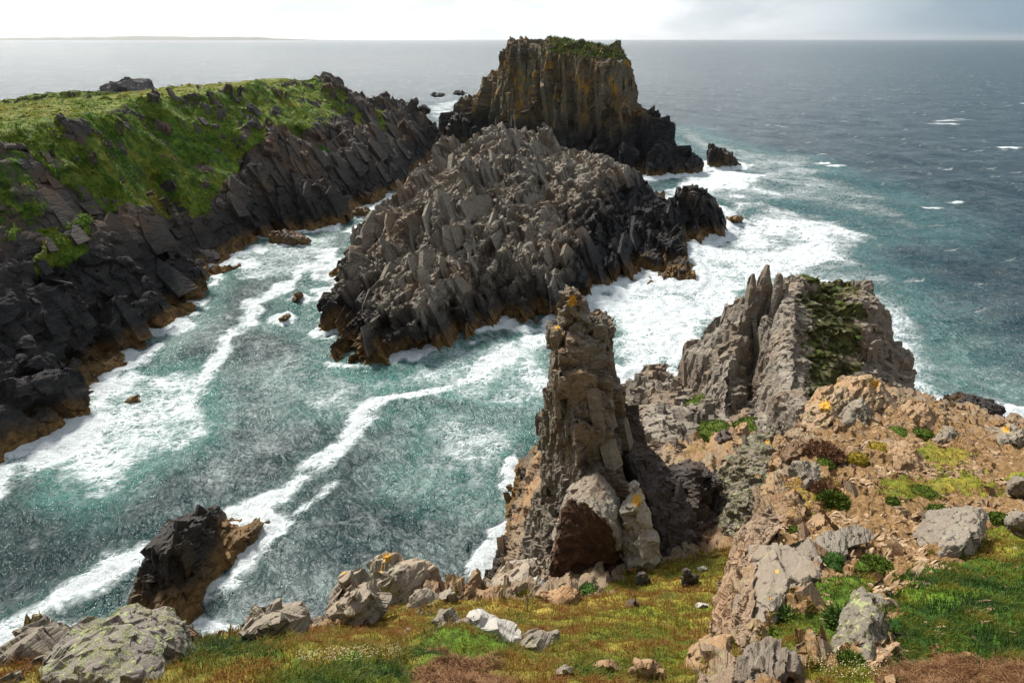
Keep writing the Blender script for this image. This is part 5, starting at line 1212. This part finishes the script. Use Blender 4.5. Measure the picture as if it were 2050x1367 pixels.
V = np.stack([p[:, :1] + x, p[:, 1:2] + y, p[:, 2:] + zx + vv[:, :, 2]], 2).reshape(-1, 3)
F = ((np.arange(n) * 10)[:, None, None] + bf[None]).reshape(-1, 3)
tag(mesh_obj('gravel', V, F, M_CHIP, origin=np.zeros(3), smooth=False), 'ochre stone chips strewn over the bare soil of the spur', kind='stuff')


def cushion(name, label, u, v, r, mat=M_MOSS, flat=.55, n=900, bl=.05, cat='plant', tint=None, group=None, lumps=1):
    q, nn = on_ground(u, v)
    if q is None: return
    if nn[2] < .3: nn = np.array([0, -.3, .95])
    Vs, Fs = [], []
    rr = random.Random(int(u * 7 + v))
    for l in range(lumps):
        c = q + np.array([rr.uniform(-1, 1), rr.uniform(-1, 1), 0]) * r * (.8 if lumps > 1 else 0)
        rl = r * (rr.uniform(.45, .7) if lumps > 1 else 1)
        k = n // lumps
        dv = rng.normal(size=(k, 3)); dv[:, 2] = np.abs(dv[:, 2]); dv /= np.linalg.norm(dv, axis=1)[:, None]
        rad = rl * (1 + .22 * perlin(dv * 2.2 + u))[:, None]
        pp = c + dv * rad * [1, 1, flat]
        e1 = np.cross(dv, rng.normal(size=(k, 3))); e1 /= np.linalg.norm(e1, axis=1)[:, None]
        w = bl * .35
        tip = pp + (dv + rng.normal(size=(k, 3)) * .45) * bl
        Vs.append(np.stack([pp - e1 * w, pp + e1 * w, tip], 1).reshape(-1, 3))
        # the leafy body under the tips
        co_, tr_ = ICO
        body = c + co_ * (rl * .96 * (1 + .22 * perlin(co_ * 2.2 + u)))[:, None] * [1, 1, flat]
        Vs.append(body)
        off = sum(len(x) for x in Vs[:-2])
        Fs.append(np.arange(k * 3).reshape(-1, 3) + off)
        Fs.append(tr_ + off + k * 3)
    o = mesh_obj(name, np.concatenate(Vs), np.concatenate(Fs), mat, smooth=False)
    return tag(o, label, cat, group)


bm = bmesh.new()
bmesh.ops.create_icosphere(bm, subdivisions=3, radius=1)
ICO = (np.array([v.co[:] for v in bm.verts]), np.array([[v.index for v in f.verts] for f in bm.faces]))
bm.free()
G = 'low plants rooted on the spur'
for a in (('heather_clump', 'brown heather clump over the rounded block at the left end of the spur', 1648, 908, .75, M_HEATH, .35, 1500, .10, 'heather'),
          ('heather_clump', 'rusty brown heather on the spur edge left of the pebbly path', 1650, 985, .45, M_HEATH, .5, 1200, .10, 'heather'),
          ('grass_tuft', 'olive tuft in front of the rusty heather left of the pebbly path', 1670, 1010, .50, M_MOSS, .6, 1200, .12, 'grass tuft'),
          ('cushion_plant', 'round golden cushion plant beside an orange lichened stone', 1716, 922, .42, M_GOLD, .75, 800, .05, 'cushion plant'),
          ('cushion_plant', 'flat yellow green cushion plant left of the golden cushion plant', 1648, 930, .40, M_MOSS, .5, 700, .05, 'cushion plant'),
          ('cushion_plant', 'yellow cushion plant at the foot of the ribbed hump', 1760, 898, .45, M_GOLD, .4, 700, .05, 'cushion plant'),
          ('cushion_plant', 'spreading bright green plant at the right of the pebbly path', 1846, 990, .55, M_MOSS, .4, 1200, .05, 'plant'),
          ('cushion_plant', 'small green tuft alone in the middle of the pebbly path', 1788, 1006, .22, M_MOSS, .6, 400, .05, 'plant'),
          ('cushion_plant', 'green plant hanging over the left end of the rounded pale grey boulder', 1880, 1030, .42, M_MOSS, .55, 900, .06, 'plant'),
          ('cushion_plant', 'dark green rosette between the two right hand grey rocks', 2005, 1042, .35, M_MOSS, .45, 700, .06, 'plant'),
          ('cushion_plant', 'pile of four round dark green cushions at the end of the cracked slab', 1662, 1132, .34, M_MOSSD, .8, 1500, .03, 'cushion plant', None, None, 4),
          ('cushion_plant', 'green plant at the spur edge under the oval brown stone', 1600, 1066, .28, M_MOSS, .5, 700, .05, 'plant'),
          ('cushion_plant', 'thin pale green sprig mat on the soil above the bright grass patch', 1756, 1130, .34, M_MOSS, .25, 700, .06, 'plant'),
          ('leafy_plant', 'broad bladed green plant at the lower end of the big cracked slab', 1572, 1240, .30, M_LEAF, .5, 500, .10, 'plant'),
          ('leafy_plant', 'spiky green plant right of the broad bladed plant on the spur', 1680, 1242, .26, M_LEAF, .5, 420, .10, 'plant'),
          ('cushion_plant', 'small green plant at the foot of the upright lichened stone', 1704, 1325, .20, M_MOSS, .5, 500, .05, 'plant'),
          ('cushion_plant', 'yellow green moss hump on the right shoulder of the spur crest', 1800, 868, .55, M_MOSS, .35, 800, .05, 'moss'),
          ('cushion_plant', 'moss strip along the ledge right of the yellow green moss hump', 1850, 868, .42, M_MOSS, .3, 700, .05, 'moss'),
          ('moss_clump', 'green moss in the shade under the dark hollow slab', 1180, 1184, .42, M_MOSSD, .4, 800, .05, 'moss'),
          ('moss_clump', 'green moss hump in the cleft beside the black slanting slab', 1268, 1000, .30, M_MOSS, .7, 500, .05, 'moss'),
          ('moss_clump', 'large bright green moss bank in the hollow between fin and spur', 1440, 868, 1.5, M_MOSS, .35, 1600, .10, 'moss'),
          ('moss_clump', 'green moss bank under the foot of the grey ribbed fin', 1408, 815, 1.4, M_MOSS, .6, 1200, .10, 'moss'),
          ('moss_clump', 'dark green moss in the notch between the two fins', 1505, 858, 1.2, M_MOSS, .4, 1200, .10, 'moss')):
    cushion(*a[:10], tint=None, group=None, lumps=a[12] if len(a) > 12 else 1)
# moss humps over the face of the right fin
V, F = STORE[fin.name]
Nn = normals(V, F)
uu_, vv_ = project(V)
wm = fin_moss(V, Nn) ** 2 * smooth01(Nn[:, 2], -.1, .5) * (V[:, 2] > 10)
i_, p_ = scatter(V, F, wm[F].mean(1), 60)
for q in p_:
    r = .14 + .34 * rng.random() ** 2
    mesh_obj('moss_cushion', q + ICO[0] * (r * (1 + .35 * perlin(ICO[0] * 2 + q) + .12 * perlin(ICO[0] * 6 + q)))[:, None] * [1, 1, .55], ICO[1], M_MOSSO, fin)
print('veg', time.time() - T0)
# ------------------------------------------------------------------ the sea
def axis(fine0, fine1, step, g, far0, far1):
    mid = np.arange(fine0, fine1, step)
    hi = [fine1]; s = step
    while hi[-1] < far1:
        s *= g; hi.append(hi[-1] + s)
    lo = [fine0 - step]; s = step
    while lo[-1] > far0:
        s *= g; lo.append(lo[-1] - s)
    return np.concatenate([lo[::-1], mid, hi])


xs = axis(-75, 75, .42, 1.018, -26000, 26000)
ys = axis(30, 190, .42, 1.012, -60, 30000)
X, Yg = np.meshgrid(xs, ys)
x, y = X.ravel(), Yg.ravel()
N_ = len(x)
# nearest rock: rasterise everything that stands at the waterline, then grow it ring by ring
res = .6
gx0, gy0, gw, gh = -180., 10., 600, 720
gridm = np.zeros((gh, gw), bool)
allp = [GV[np.abs(GV[:, 2] - .1) < 1.0][:, :2], HV[np.abs(HV[:, 2] - .1) < 1.2][:, :2], IV[np.abs(IV[:, 2] - .1) < 1.0][:, :2]] + SHOREPTS
for a in allp:
    i = ((a[:, 0] - gx0) / res).astype(int); j = ((a[:, 1] - gy0) / res).astype(int)
    ok = (i >= 0) & (i < gw) & (j >= 0) & (j < gh)
    gridm[j[ok], i[ok]] = True
dm = np.full((gh, gw), 40.)
cur = gridm.copy(); dm[cur] = 0
for k in range(1, 45):
    nxt = cur.copy()
    nxt[1:] |= cur[:-1]; nxt[:-1] |= cur[1:]
    if k % 2 == 0:
        nxt[:, 1:] |= nxt[:, :-1].copy(); nxt[:, :-1] |= nxt[:, 1:].copy()
    else:
        nxt[:, 1:] |= cur[:, :-1]; nxt[:, :-1] |= cur[:, 1:]
    dm[nxt & ~cur] = k * res
    cur = nxt
fi = (x - gx0) / res - .5; fj = (y - gy0) / res - .5
ok = (fi > 0) & (fi < gw - 2) & (fj > 0) & (fj < gh - 2)
i0 = np.clip(fi, 0, gw - 2).astype(int); j0 = np.clip(fj, 0, gh - 2).astype(int)
a, b = np.clip(fi - i0, 0, 1), np.clip(fj - j0, 0, 1)
sd = dm[j0, i0] * (1 - a) * (1 - b) + dm[j0, i0 + 1] * a * (1 - b) + dm[j0 + 1, i0] * (1 - a) * b + dm[j0 + 1, i0 + 1] * a * b
sd = np.where(ok, sd, 40.)

p3 = np.stack([x, y, np.zeros(N_)], 1)
nearm = (y < 520) & (np.abs(x) < 420)
wx = np.zeros(N_); wy = np.zeros(N_)
q = p3[nearm]
wx[nearm] = fbm(q * .07, 5) * 5 + fbm(q * .4, 3) * 1.0
wy[nearm] = fbm(q * .07 + 30, 5) * 5 + fbm(q * .4 + 30, 3) * 1.0
foam = np.zeros(N_); aer = np.zeros(N_)


deep0 = smooth01(x + .25 * (y - 150), 20, 90)


def seaP(pts): return np.array([P(u, v, Z=0)[:2] for u, v in pts])


def streak(pts, width, amt, aero=.3, warp=.6, soft=.8):
    L = seaP(pts)
    m = nearm & (x > L[:, 0].min() - 25) & (x < L[:, 0].max() + 25) & (y > L[:, 1].min() - 25) & (y < L[:, 1].max() + 25)
    px, py = x[m] + wx[m] * warp, y[m] + wy[m] * warp
    best = np.full(m.sum(), 99.)
    for k in range(len(L) - 1):
        d = L[k + 1] - L[k]
        t = np.clip(((px - L[k, 0]) * d[0] + (py - L[k, 1]) * d[1]) / (d @ d), 0, 1)
        best = np.minimum(best, np.hypot(px - L[k, 0] - t * d[0], py - L[k, 1] - t * d[1]))
    vary = np.clip(.92 + .55 * fbm(p3[m] * .16 + 21, 4), .45, 1.1)
    foam[m] = np.maximum(foam[m], amt * vary * (1 - smooth01(best, 0, width * (1.2 + .9 * vary))))
    aer[m] = np.maximum(aer[m], aero * (1 - smooth01(best, width * .5, width * 2.5)))


def patch(poly, amt, aero, soft=3., warp=1.):
    L = seaP(poly)
    m = nearm & (x > L[:, 0].min() - 30) & (x < L[:, 0].max() + 30) & (y > L[:, 1].min() - 30) & (y < L[:, 1].max() + 30)
    px, py = x[m] + wx[m] * warp, y[m] + wy[m] * warp
    ins = inpoly(px, py, L)
    best = np.full(m.sum(), 99.)
    for k in range(len(L)):
        a_, d = L[k], L[(k + 1) % len(L)] - L[k]
        t = np.clip(((px - a_[0]) * d[0] + (py - a_[1]) * d[1]) / (d @ d), 0, 1)
        best = np.minimum(best, np.hypot(px - a_[0] - t * d[0], py - a_[1] - t * d[1]))
    sgn = np.where(ins, best, -best)
    amt = amt * np.clip(.88 + .42 * fbm(p3[m] * .11 + 3, 3), .55, 1.12)
    foam[m] = np.maximum(foam[m], amt * smooth01(sgn, -soft, soft))
    aer[m] = np.maximum(aer[m], aero * smooth01(sgn, -2.5 * soft, soft))


# white water east of the islet
patch([(1190, 640), (1235, 585), (1390, 585), (1372, 500), (1470, 450), (1560, 418), (1640, 440), (1610, 520), (1540, 560), (1480, 620), (1420, 660), (1360, 770), (1250, 800), (1215, 720)], .90, .6, 4.)
patch([(1540, 420), (1700, 455), (1745, 480), (1650, 560), (1560, 640), (1480, 640), (1520, 540)], .92, .75, 6.)
patch([(1560, 560), (1700, 500), (1760, 560), (1850, 680), (1960, 780), (2100, 850), (2100, 950), (1800, 900), (1600, 700)], .72, .6, 8.)
patch([(1780, 780), (1900, 830), (2100, 880), (2100, 960), (1800, 900)], 1.05, .7, 3.)
patch([(1330, 380), (1400, 345), (1425, 335), (1490, 345), (1560, 345), (1500, 375), (1380, 400)], 1.0, .5, 4.)
patch([(1345, 262), (1370, 256), (1450, 290), (1620, 320), (1700, 380), (1640, 410), (1480, 400), (1420, 320)], .58, .6, 8.)
patch([(1400, 380), (1520, 370), (1600, 400), (1480, 440)], .68, .7, 5.)
patch([(1215, 640), (1300, 640), (1380, 660), (1340, 720), (1240, 730)], .80, .9, 3.)
inl = nearm & (deep0 < .5)
foam[inl] = np.maximum(foam[inl], .25 + .16 * fbm(p3[inl] * .05 + 12, 3))
foam[nearm] = np.maximum(foam[nearm], .20 * (1 - smooth01(np.hypot(x[nearm] - 30, y[nearm] - 120), 60, 130)))
patch([(1600, 640), (1760, 600), (1900, 760), (2100, 900), (1850, 860), (1700, 760)], .86, .7, 6.)
patch([(1400, 300), (1560, 310), (1800, 400), (1850, 470), (1740, 440), (1560, 400)], .52, .5, 10.)
patch([(1815, 740), (1860, 765), (1950, 800), (2060, 830), (2120, 850), (2120, 960), (1850, 900)], 1.1, .6, 2.5)
patch([(1700, 540), (1790, 600), (1850, 690), (1900, 760), (1820, 740), (1740, 640)], .74, .7, 5.)
# long streaks in the inlet
streak([(395, 1056), (450, 1036), (520, 1008), (560, 970), (590, 938), (640, 900), (690, 868), (730, 830), (780, 808), (860, 788), (930, 760), (960, 742)], 1.55, .95, .2, .55, .75)
streak([(940, 755), (1010, 720), (1100, 670)], 3., .8, .6, .4)
streak([(660, 505), (610, 540), (572, 565), (540, 590), (512, 604), (498, 640), (470, 680), (452, 712), (436, 745), (400, 770)], 1.5, .85, .15, .6, .8)
streak([(-60, 1290), (60, 1240), (130, 1208), (200, 1170), (290, 1108)], 1.6, .95, .2, .35, .8)
streak([(-80, 1330), (60, 1275), (160, 1262), (240, 1255)], 1.4, .95, .2, .35, .8)
streak([(380, 1270), (420, 1262), (480, 1268)], 1.2, .9, .2, .3)
streak([(440, 1190), (500, 1150), (540, 1105)], 1.0, .75, .1, .4)
streak([(600, 1030), (640, 1000), (650, 985)], .9, .6, .0, .4)
# surge at the left shore
patch([(215, 775), (300, 750), (420, 745), (440, 800), (400, 860), (330, 930), (260, 1000), (180, 1010), (110, 960), (30, 945), (130, 890), (190, 840)], .66, 1., 2.6)
streak([(20, 950), (90, 925), (150, 890), (205, 840), (222, 780), (260, 768)], 2.6, .95, .6, .3)
patch([(150, 930), (220, 900), (290, 930), (240, 985), (170, 970)], .8, 1., 2.)
# in front of the islet
patch([(650, 735), (760, 745), (900, 705), (1090, 650), (1110, 690), (1100, 760), (1090, 820), (980, 800), (900, 770), (760, 780)], .54, .95, 2.5)
patch([(960, 760), (1095, 740), (1095, 830), (1000, 800)], .72, .9, 2.)
patch([(540, 740), (680, 730), (860, 800), (760, 860), (600, 830)], .46, .5, 3.)
patch([(860, 850), (1000, 860), (1080, 880), (1010, 1000), (900, 1000), (820, 940)], .47, .6, 3.)
patch([(930, 920), (1020, 890), (1060, 900), (1010, 960), (950, 950)], .6, .85, 2.)
# channel and breakers beyond
patch([(690, 470), (700, 430), (770, 405), (800, 410), (780, 450), (740, 480)], .82, .4, 3.)
patch([(520, 500), (600, 480), (690, 475), (640, 540), (560, 560), (480, 560)], .52, .35, 2.5)
patch([(760, 188), (860, 180), (950, 184), (930, 196), (830, 200)], .95, .2, 12.)
patch([(850, 215), (930, 195), (900, 240), (892, 282), (870, 250)], .72, .4, 5.)
patch([(1700, 382), (1760, 395), (1740, 400), (1600, 385)], .55, .5, 5.)
# white caps
for u, v, w in ((1895, 243, 3.4), (1885, 249, 2.8), (1925, 240, 2.2), (2015, 296, 1.8), (1665, 332, 1.8), (1640, 328, 1.6), (2045, 207, 2.), (1590, 189, 1.6), (1760, 183, 2.), (1970, 190, 1.4), (1870, 420, 1.0), (1920, 405, 1.0), (1380, 196, 1.4), (1720, 210, 1.2)):
    c = P(u, v, Z=0)
    m = nearm & (np.abs(x - c[0]) < 30) & (np.abs(y - c[1]) < 30)
    dd = np.hypot((x[m] - c[0] + wx[m] * .5) / 2.6, (y[m] - c[1] + wy[m] * .5))
    foam[m] = np.maximum(foam[m], 1.0 * (1 - smooth01(dd, w * .3, w * 1.5)))
# wash along every rock
east = smooth01(x - (y - 118) * -.0, -12, 12) * smooth01(y, 60, 95)
band = 1.0 + 2.2 * east + .8 * fbm(np.where(nearm[:, None], p3 * .12, 0), 3)
foam = np.maximum(foam, np.where(nearm, (1.02 + .1 * east) * (1 - smooth01(sd, .3 * band, 1.7 * band)) * smooth01(fbm(np.where(nearm[:, None], p3 * .1 + 60, 0), 3) + .35 * east, -.4, .1), 0))
aer = np.maximum(aer, np.where(nearm, .55 * (1 - smooth01(sd, 1., 6.)) * smooth01(y, 40, 80), 0))
deep = smooth01(x + .25 * (y - 150), 25, 75)            # open water turns slate blue
deep = np.maximum(deep, smooth01(y, 190, 330))
calm = smooth01(np.hypot(x, y), 700, 2500)
z = np.zeros(N_)
mm = (y < 900) & (np.abs(x) < 900)
q = p3[mm]
ca, sa = math.cos(.5), math.sin(.5)
qr = np.stack([q[:, 0] * ca + q[:, 1] * sa, (-q[:, 0] * sa + q[:, 1] * ca) * .55, q[:, 2]], 1)
z[mm] = fbm(qr * .055, 2) * 1.0 + ridged(qr * .21 + 5, 3) * .45 + fbm(qr * .75, 3) * .13
z[mm] *= 1 - .0008 * np.hypot(q[:, 0], q[:, 1])
z += foam * .34 * (.5 + np.where(nearm, fbm(np.where(nearm[:, None], p3 * .6, 0), 3), 0))
surf = np.where(nearm, (1 - smooth01(sd, 0., 3.2)) * np.clip(foam, 0, 1), 0)
z += surf * np.clip(.25 + np.where(nearm, ridged(np.where(nearm[:, None], p3 * .45, 0), 3), 0), 0, 1) * (.35 + .5 * east)
V = np.stack([x, y, z], 1)
nx, ny = len(xs), len(ys)
ii = np.arange(ny - 1)[:, None] * nx + np.arange(nx - 1)[None]
F = np.stack([ii, ii + 1, ii + nx + 1, ii + nx], 2).reshape(-1, 4)

s = NT('sea_water')
pos = s.n('ShaderNodeNewGeometry').outputs['Position']
fo, ae, de = s.attr('foam'), s.attr('aer'), s.attr('deep')
flat = s.vmul(pos, (1., 1., 0.))
rotm = s.n('ShaderNodeMapping', Vector=flat, Rotation=(0, 0, -.5)).outputs[0]
wv = s.vmul(rotm, (1., .42, 1.))
warp = s.vadd(flat, s.vmul(s.vadd(s.noise(flat, .55, 4., .6, 0., True), (-.5, -.5, -.5)), (2.6, 2.6, 0.)))
warp2 = s.vadd(flat, s.vmul(s.vadd(s.noise(flat, .22, 5., .6, 0., True), (-.5, -.5, -.5)), (7., 7., 0.)))
lace1 = s.math('SUBTRACT', 1., s.step(s.voro(warp, .95, 'DISTANCE_TO_EDGE'), 0., .30))
lace2 = s.math('SUBTRACT', 1., s.step(s.voro(warp2, .36, 'DISTANCE_TO_EDGE'), 0., .26))
lace3 = s.math('SUBTRACT', 1., s.step(s.voro(s.vadd(warp, (7., 3., 0.)), 2.3, 'DISTANCE_TO_EDGE'), 0., .32))
fine = s.noise(warp, 1.7, 8., .74)
broad = s.noise(warp2, .35, 8., .68)
lace = s.math('MAXIMUM', s.math('MAXIMUM', lace1, lace2), s.math('MULTIPLY', lace3, .75))
patt = s.math('ADD', s.math('MULTIPLY', lace, .26), s.math('ADD', s.math('MULTIPLY', fine, .42), s.math('MULTIPLY', broad, .42)))
thr = s.lin(fo, 0., 1., .86, .20)
fm_ = s.math('MULTIPLY', s.step(s.math('SUBTRACT', patt, thr), -.08, .32), s.step(fo, .02, .2))
# wind flecks on open water
fl_ = s.noise(s.vmul(rotm, (.085, .28, 1.)), 1., 9., .70)
fl2 = s.noise(flat, .02, 3., .5)
fleck = s.math('MULTIPLY', s.step(s.math('ADD', fl_, s.math('MULTIPLY', s.math('SUBTRACT', fl2, .5), .22)), .600, .69), s.math('MULTIPLY', de, .85))
fm_ = s.math('MAXIMUM', fm_, fleck)
def crest(n): return s.math('SUBTRACT', 1., s.math('ABSOLUTE', s.math('MULTIPLY_ADD', n, 2., -1.)))
n1 = s.noise(wv, .42, 5., .6, .6)
n2 = s.noise(wv, 1.15, 3.5, .55, .45)
n3 = s.noise(wv, 3.0, 3., .55, .3)
wc = s.mix(ae, s.mix(s.noise(flat, .09, 4.), (.006, .022, .024), (.012, .040, .040)), (.06, .19, .165))
wc = s.mix(de, wc, s.mix(ae, (.010, .034, .050), (.06, .20, .20)))
line = s.math('MAXIMUM', s.step(crest(n2), .80, .96), s.math('MULTIPLY', s.step(crest(n3), .84, .97), .6))
film_glint = s.math('SUBTRACT', s.math('ADD', s.math('MULTIPLY', s.noise(flat, .09, 4., .55), .7), s.math('MULTIPLY', n1, .45)), s.math('MULTIPLY', line, .15))  # thin foam plus sky glints and dark ripples painted into the water colour
film_glint = s.math('MULTIPLY', s.step(film_glint, .34, .74), s.math('MULTIPLY', s.math('SUBTRACT', 1., s.math('MULTIPLY', de, .72)), s.attr('film_glint')))
wc = s.mix(s.math('MULTIPLY', film_glint, .85), wc, s.mix(ae, (.24, .29, .285), (.28, .42, .385)))
milk = s.math('MULTIPLY', s.step(s.math('ADD', fo, s.math('MULTIPLY', s.math('SUBTRACT', broad, .5), .6)), .30, .85), .62)
wc = s.mix(milk, wc, s.mix(de, (.20, .40, .36), (.19, .34, .35)))
col = s.mix(fm_, wc, s.mix(fine, (.46, .55, .57), (.84, .85, .86)))
n0 = s.noise(wv, .10, 3., .5, .3)
hh = s.math('ADD', s.math('MULTIPLY_ADD', s.math('MULTIPLY', n0, de), 5., s.math('MULTIPLY', crest(n1), 1.)), s.math('ADD', s.math('MULTIPLY', crest(n2), .75), s.math('MULTIPLY', crest(n3), .22)))
hh = s.math('ADD', s.math('MULTIPLY', hh, s.math('SUBTRACT', 1., s.math('MULTIPLY', fm_, .6))), s.math('MULTIPLY', s.math('MULTIPLY', fm_, fine), .7))
b = s.n('ShaderNodeBsdfPrincipled', Base__Color=col, Roughness=s.lin(fm_, 0., 1., .18, .9), IOR=s.lin(de, 0., 1., 1.33, 1.19), Normal=s.bump(hh, .85, 1.0))
s.out(b.outputs[0])
sea = mesh_obj('sea', V, F, s.m, attrs=dict(film_glint=np.where(nearm, np.clip(1 - .8 * smooth01(-28 - x + .35 * (y - 45) * 0, 0, 12) * (1 - smooth01(y, 55, 75)), 0, 1), 1.), foam=np.clip(foam, 0, 1.05), aer=np.clip(aer, 0, 1), deep=deep), origin=np.zeros(3))
tag(sea, 'choppy green and slate sea streaked with white foam', kind='structure')
print('sea', len(V), time.time() - T0)

# faint far coast under the bright sky
pts = []
uu = np.linspace(-700, 760, 160)
prof_ = 3 + 4 * np.exp(-((uu - 300) / 110) ** 2) + 2 * np.exp(-((uu - 90) / 90) ** 2) + 2.5 * np.exp(-((uu - 470) / 70) ** 2) + 1.5 * fbm(np.stack([uu * .02, uu * 0, uu * 0], 1), 4)
prof_ *= smooth01(760 - uu, 0, 260)
D = 20000.
V = []
for u, h in zip(uu, prof_):
    a = P(u, 78, Y=D); k = D / FPX * 1.09
    for t, w in ((-1.2, -.05), (-.5, .55), (0, 1.), (.6, .5), (1.4, -.05)):
        V.append([a[0], D + t * 900, max(h, 0) * k * w - 3])
V = np.array(V)
n = len(uu)
F = [(i * 5 + j, (i + 1) * 5 + j, (i + 1) * 5 + j + 1, i * 5 + j + 1) for i in range(n - 1) for j in range(4)]
far = mesh_obj('hills', V, np.array(F), simple_mat('far_hills', [(.3, (.05, .06, .04)), (.7, (.10, .10, .07))], .002, .9), origin=np.zeros(3))
tag(far, 'faint low coast on the far horizon', kind='structure')
# ------------------------------------------------------------------ sky, sun, air, camera
SUN_AZ, SUN_EL = -34.0, 44.0          # degrees from the view direction (left), and above the horizon
sv = Vector((math.sin(math.radians(SUN_AZ)) * math.cos(math.radians(SUN_EL)), math.cos(math.radians(SUN_AZ)) * math.cos(math.radians(SUN_EL)), math.sin(math.radians(SUN_EL))))
w = bpy.data.worlds.new('World')
SC.world = w
w.use_nodes = True
t = w.node_tree
t.nodes.clear()
s = NT.__new__(NT); s.t = t
sky = s.n('ShaderNodeTexSky', _sky_type='NISHITA', _sun_disc=False, _sun_elevation=math.radians(SUN_EL), _sun_rotation=math.radians(SUN_AZ), _altitude=40., _air_density=1., _dust_density=2.)
dirv = s.n('ShaderNodeTexCoord').outputs['Generated']
sp = s.n('ShaderNodeSeparateXYZ', Vector=dirv)
el = sp.outputs[2]
dot = s.n('ShaderNodeVectorMath', _operation='DOT_PRODUCT', i0=dirv, i1=tuple(sv)).outputs['Value']
hz = Vector((sv.x, sv.y, 0)).normalized()
hz = Vector((math.sin(math.radians(-24)), math.cos(math.radians(-24)), 0))
az = s.n('ShaderNodeVectorMath', _operation='DOT_PRODUCT', i0=dirv, i1=tuple(hz)).outputs['Value']
q = s.vmul(dirv, (1., 1., 3.2))
cn = s.noise(q, 2.2, 7., .58, .6)
cn2 = s.noise(q, 5.5, 7., .6, .4)
near_sun = s.step(az, .50, .93)
dark = s.mix(cn, (.85, 1.25, 1.6), (1.45, 1.95, 2.35))
bright = s.mix(s.step(cn2, .36, .62), (3.9, 4.1, 4.2), (5.6, 5.65, 5.65))
cloud = s.mix(s.math('ADD', near_sun, s.math('MULTIPLY', s.math('SUBTRACT', cn, .5), .35), clamp=True), dark, bright)
cloud = s.mix(s.step(el, .08, .5), cloud, s.mix(cn, (1.8, 2.0, 2.3), (3.0, 3.2, 3.4)))
cover = s.step(cn2, .10, .28)
cl = s.mix(s.math('MULTIPLY', cover, .985), sky.outputs[0], cloud)
bg = s.n('ShaderNodeBackground', Color=cl, Strength=.1)
ow = s.n('ShaderNodeOutputWorld')
t.links.new(bg.outputs[0], ow.inputs[0])
SC.world.cycles.sampling_method = 'AUTOMATIC'

ld = bpy.data.lights.new('sun', 'SUN')
ld.energy = 3.1
ld.angle = math.radians(10.)
ld.color = (1., .95, .87)
lo = bpy.data.objects.new('sun', ld)
lo.rotation_euler = sv.to_track_quat('Z', 'Y').to_euler()
lo.location = (0, 0, 80)
COL.objects.link(lo)

HAZE = True
if HAZE:
    x0, x1, y0, y1, z0, z1 = -27500, 27500, -90, 31000, -8, 150
    V = np.array([[x, y, z] for z in (z0, z1) for y in (y0, y1) for x in (x0, x1)], float)
    F = np.array([[0, 2, 3, 1], [4, 5, 7, 6], [0, 1, 5, 4], [2, 6, 7, 3], [0, 4, 6, 2], [1, 3, 7, 5]])
    hm = bpy.data.materials.new('haze_air')
    hm.use_nodes = True
    hm.node_tree.nodes.clear()
    pv = hm.node_tree.nodes.new('ShaderNodeVolumePrincipled')
    pv.inputs['Color'].default_value = (.93, .95, .97, 1)
    pv.inputs['Density'].default_value = .00002
    pv.inputs['Anisotropy'].default_value = .6
    oo = hm.node_tree.nodes.new('ShaderNodeOutputMaterial')
    hm.node_tree.links.new(pv.outputs[0], oo.inputs['Volume'])
    h = mesh_obj('haze', V, F, hm, origin=np.zeros(3), smooth=False)
    tag(h, 'pale sea haze whitening the far water', kind='stuff')

cam = bpy.data.cameras.new('camera')
cam.sensor_width = 36
cam.lens = 36 * FPX / 2050
cam.clip_start = .1
cam.clip_end = 90000
co_ = bpy.data.objects.new('camera', cam)
co_.location = (0, 0, EYE)
co_.rotation_euler = (math.pi / 2 - PITCH, 0, 0)
COL.objects.link(co_)
SC.camera = co_
SC.view_settings.view_transform = 'Standard'
SC.view_settings.look = 'None'
SC.view_settings.gamma = 1
SC.view_settings.exposure = 1.25
SC.cycles.use_denoising = True
SC.cycles.max_bounces = 6
SC.cycles.diffuse_bounces = 3
SC.cycles.glossy_bounces = 3
SC.cycles.transmission_bounces = 2
SC.cycles.volume_bounces = 0
SC.cycles.caustics_reflective = False
SC.cycles.caustics_refractive = False
print('done', time.time() - T0)
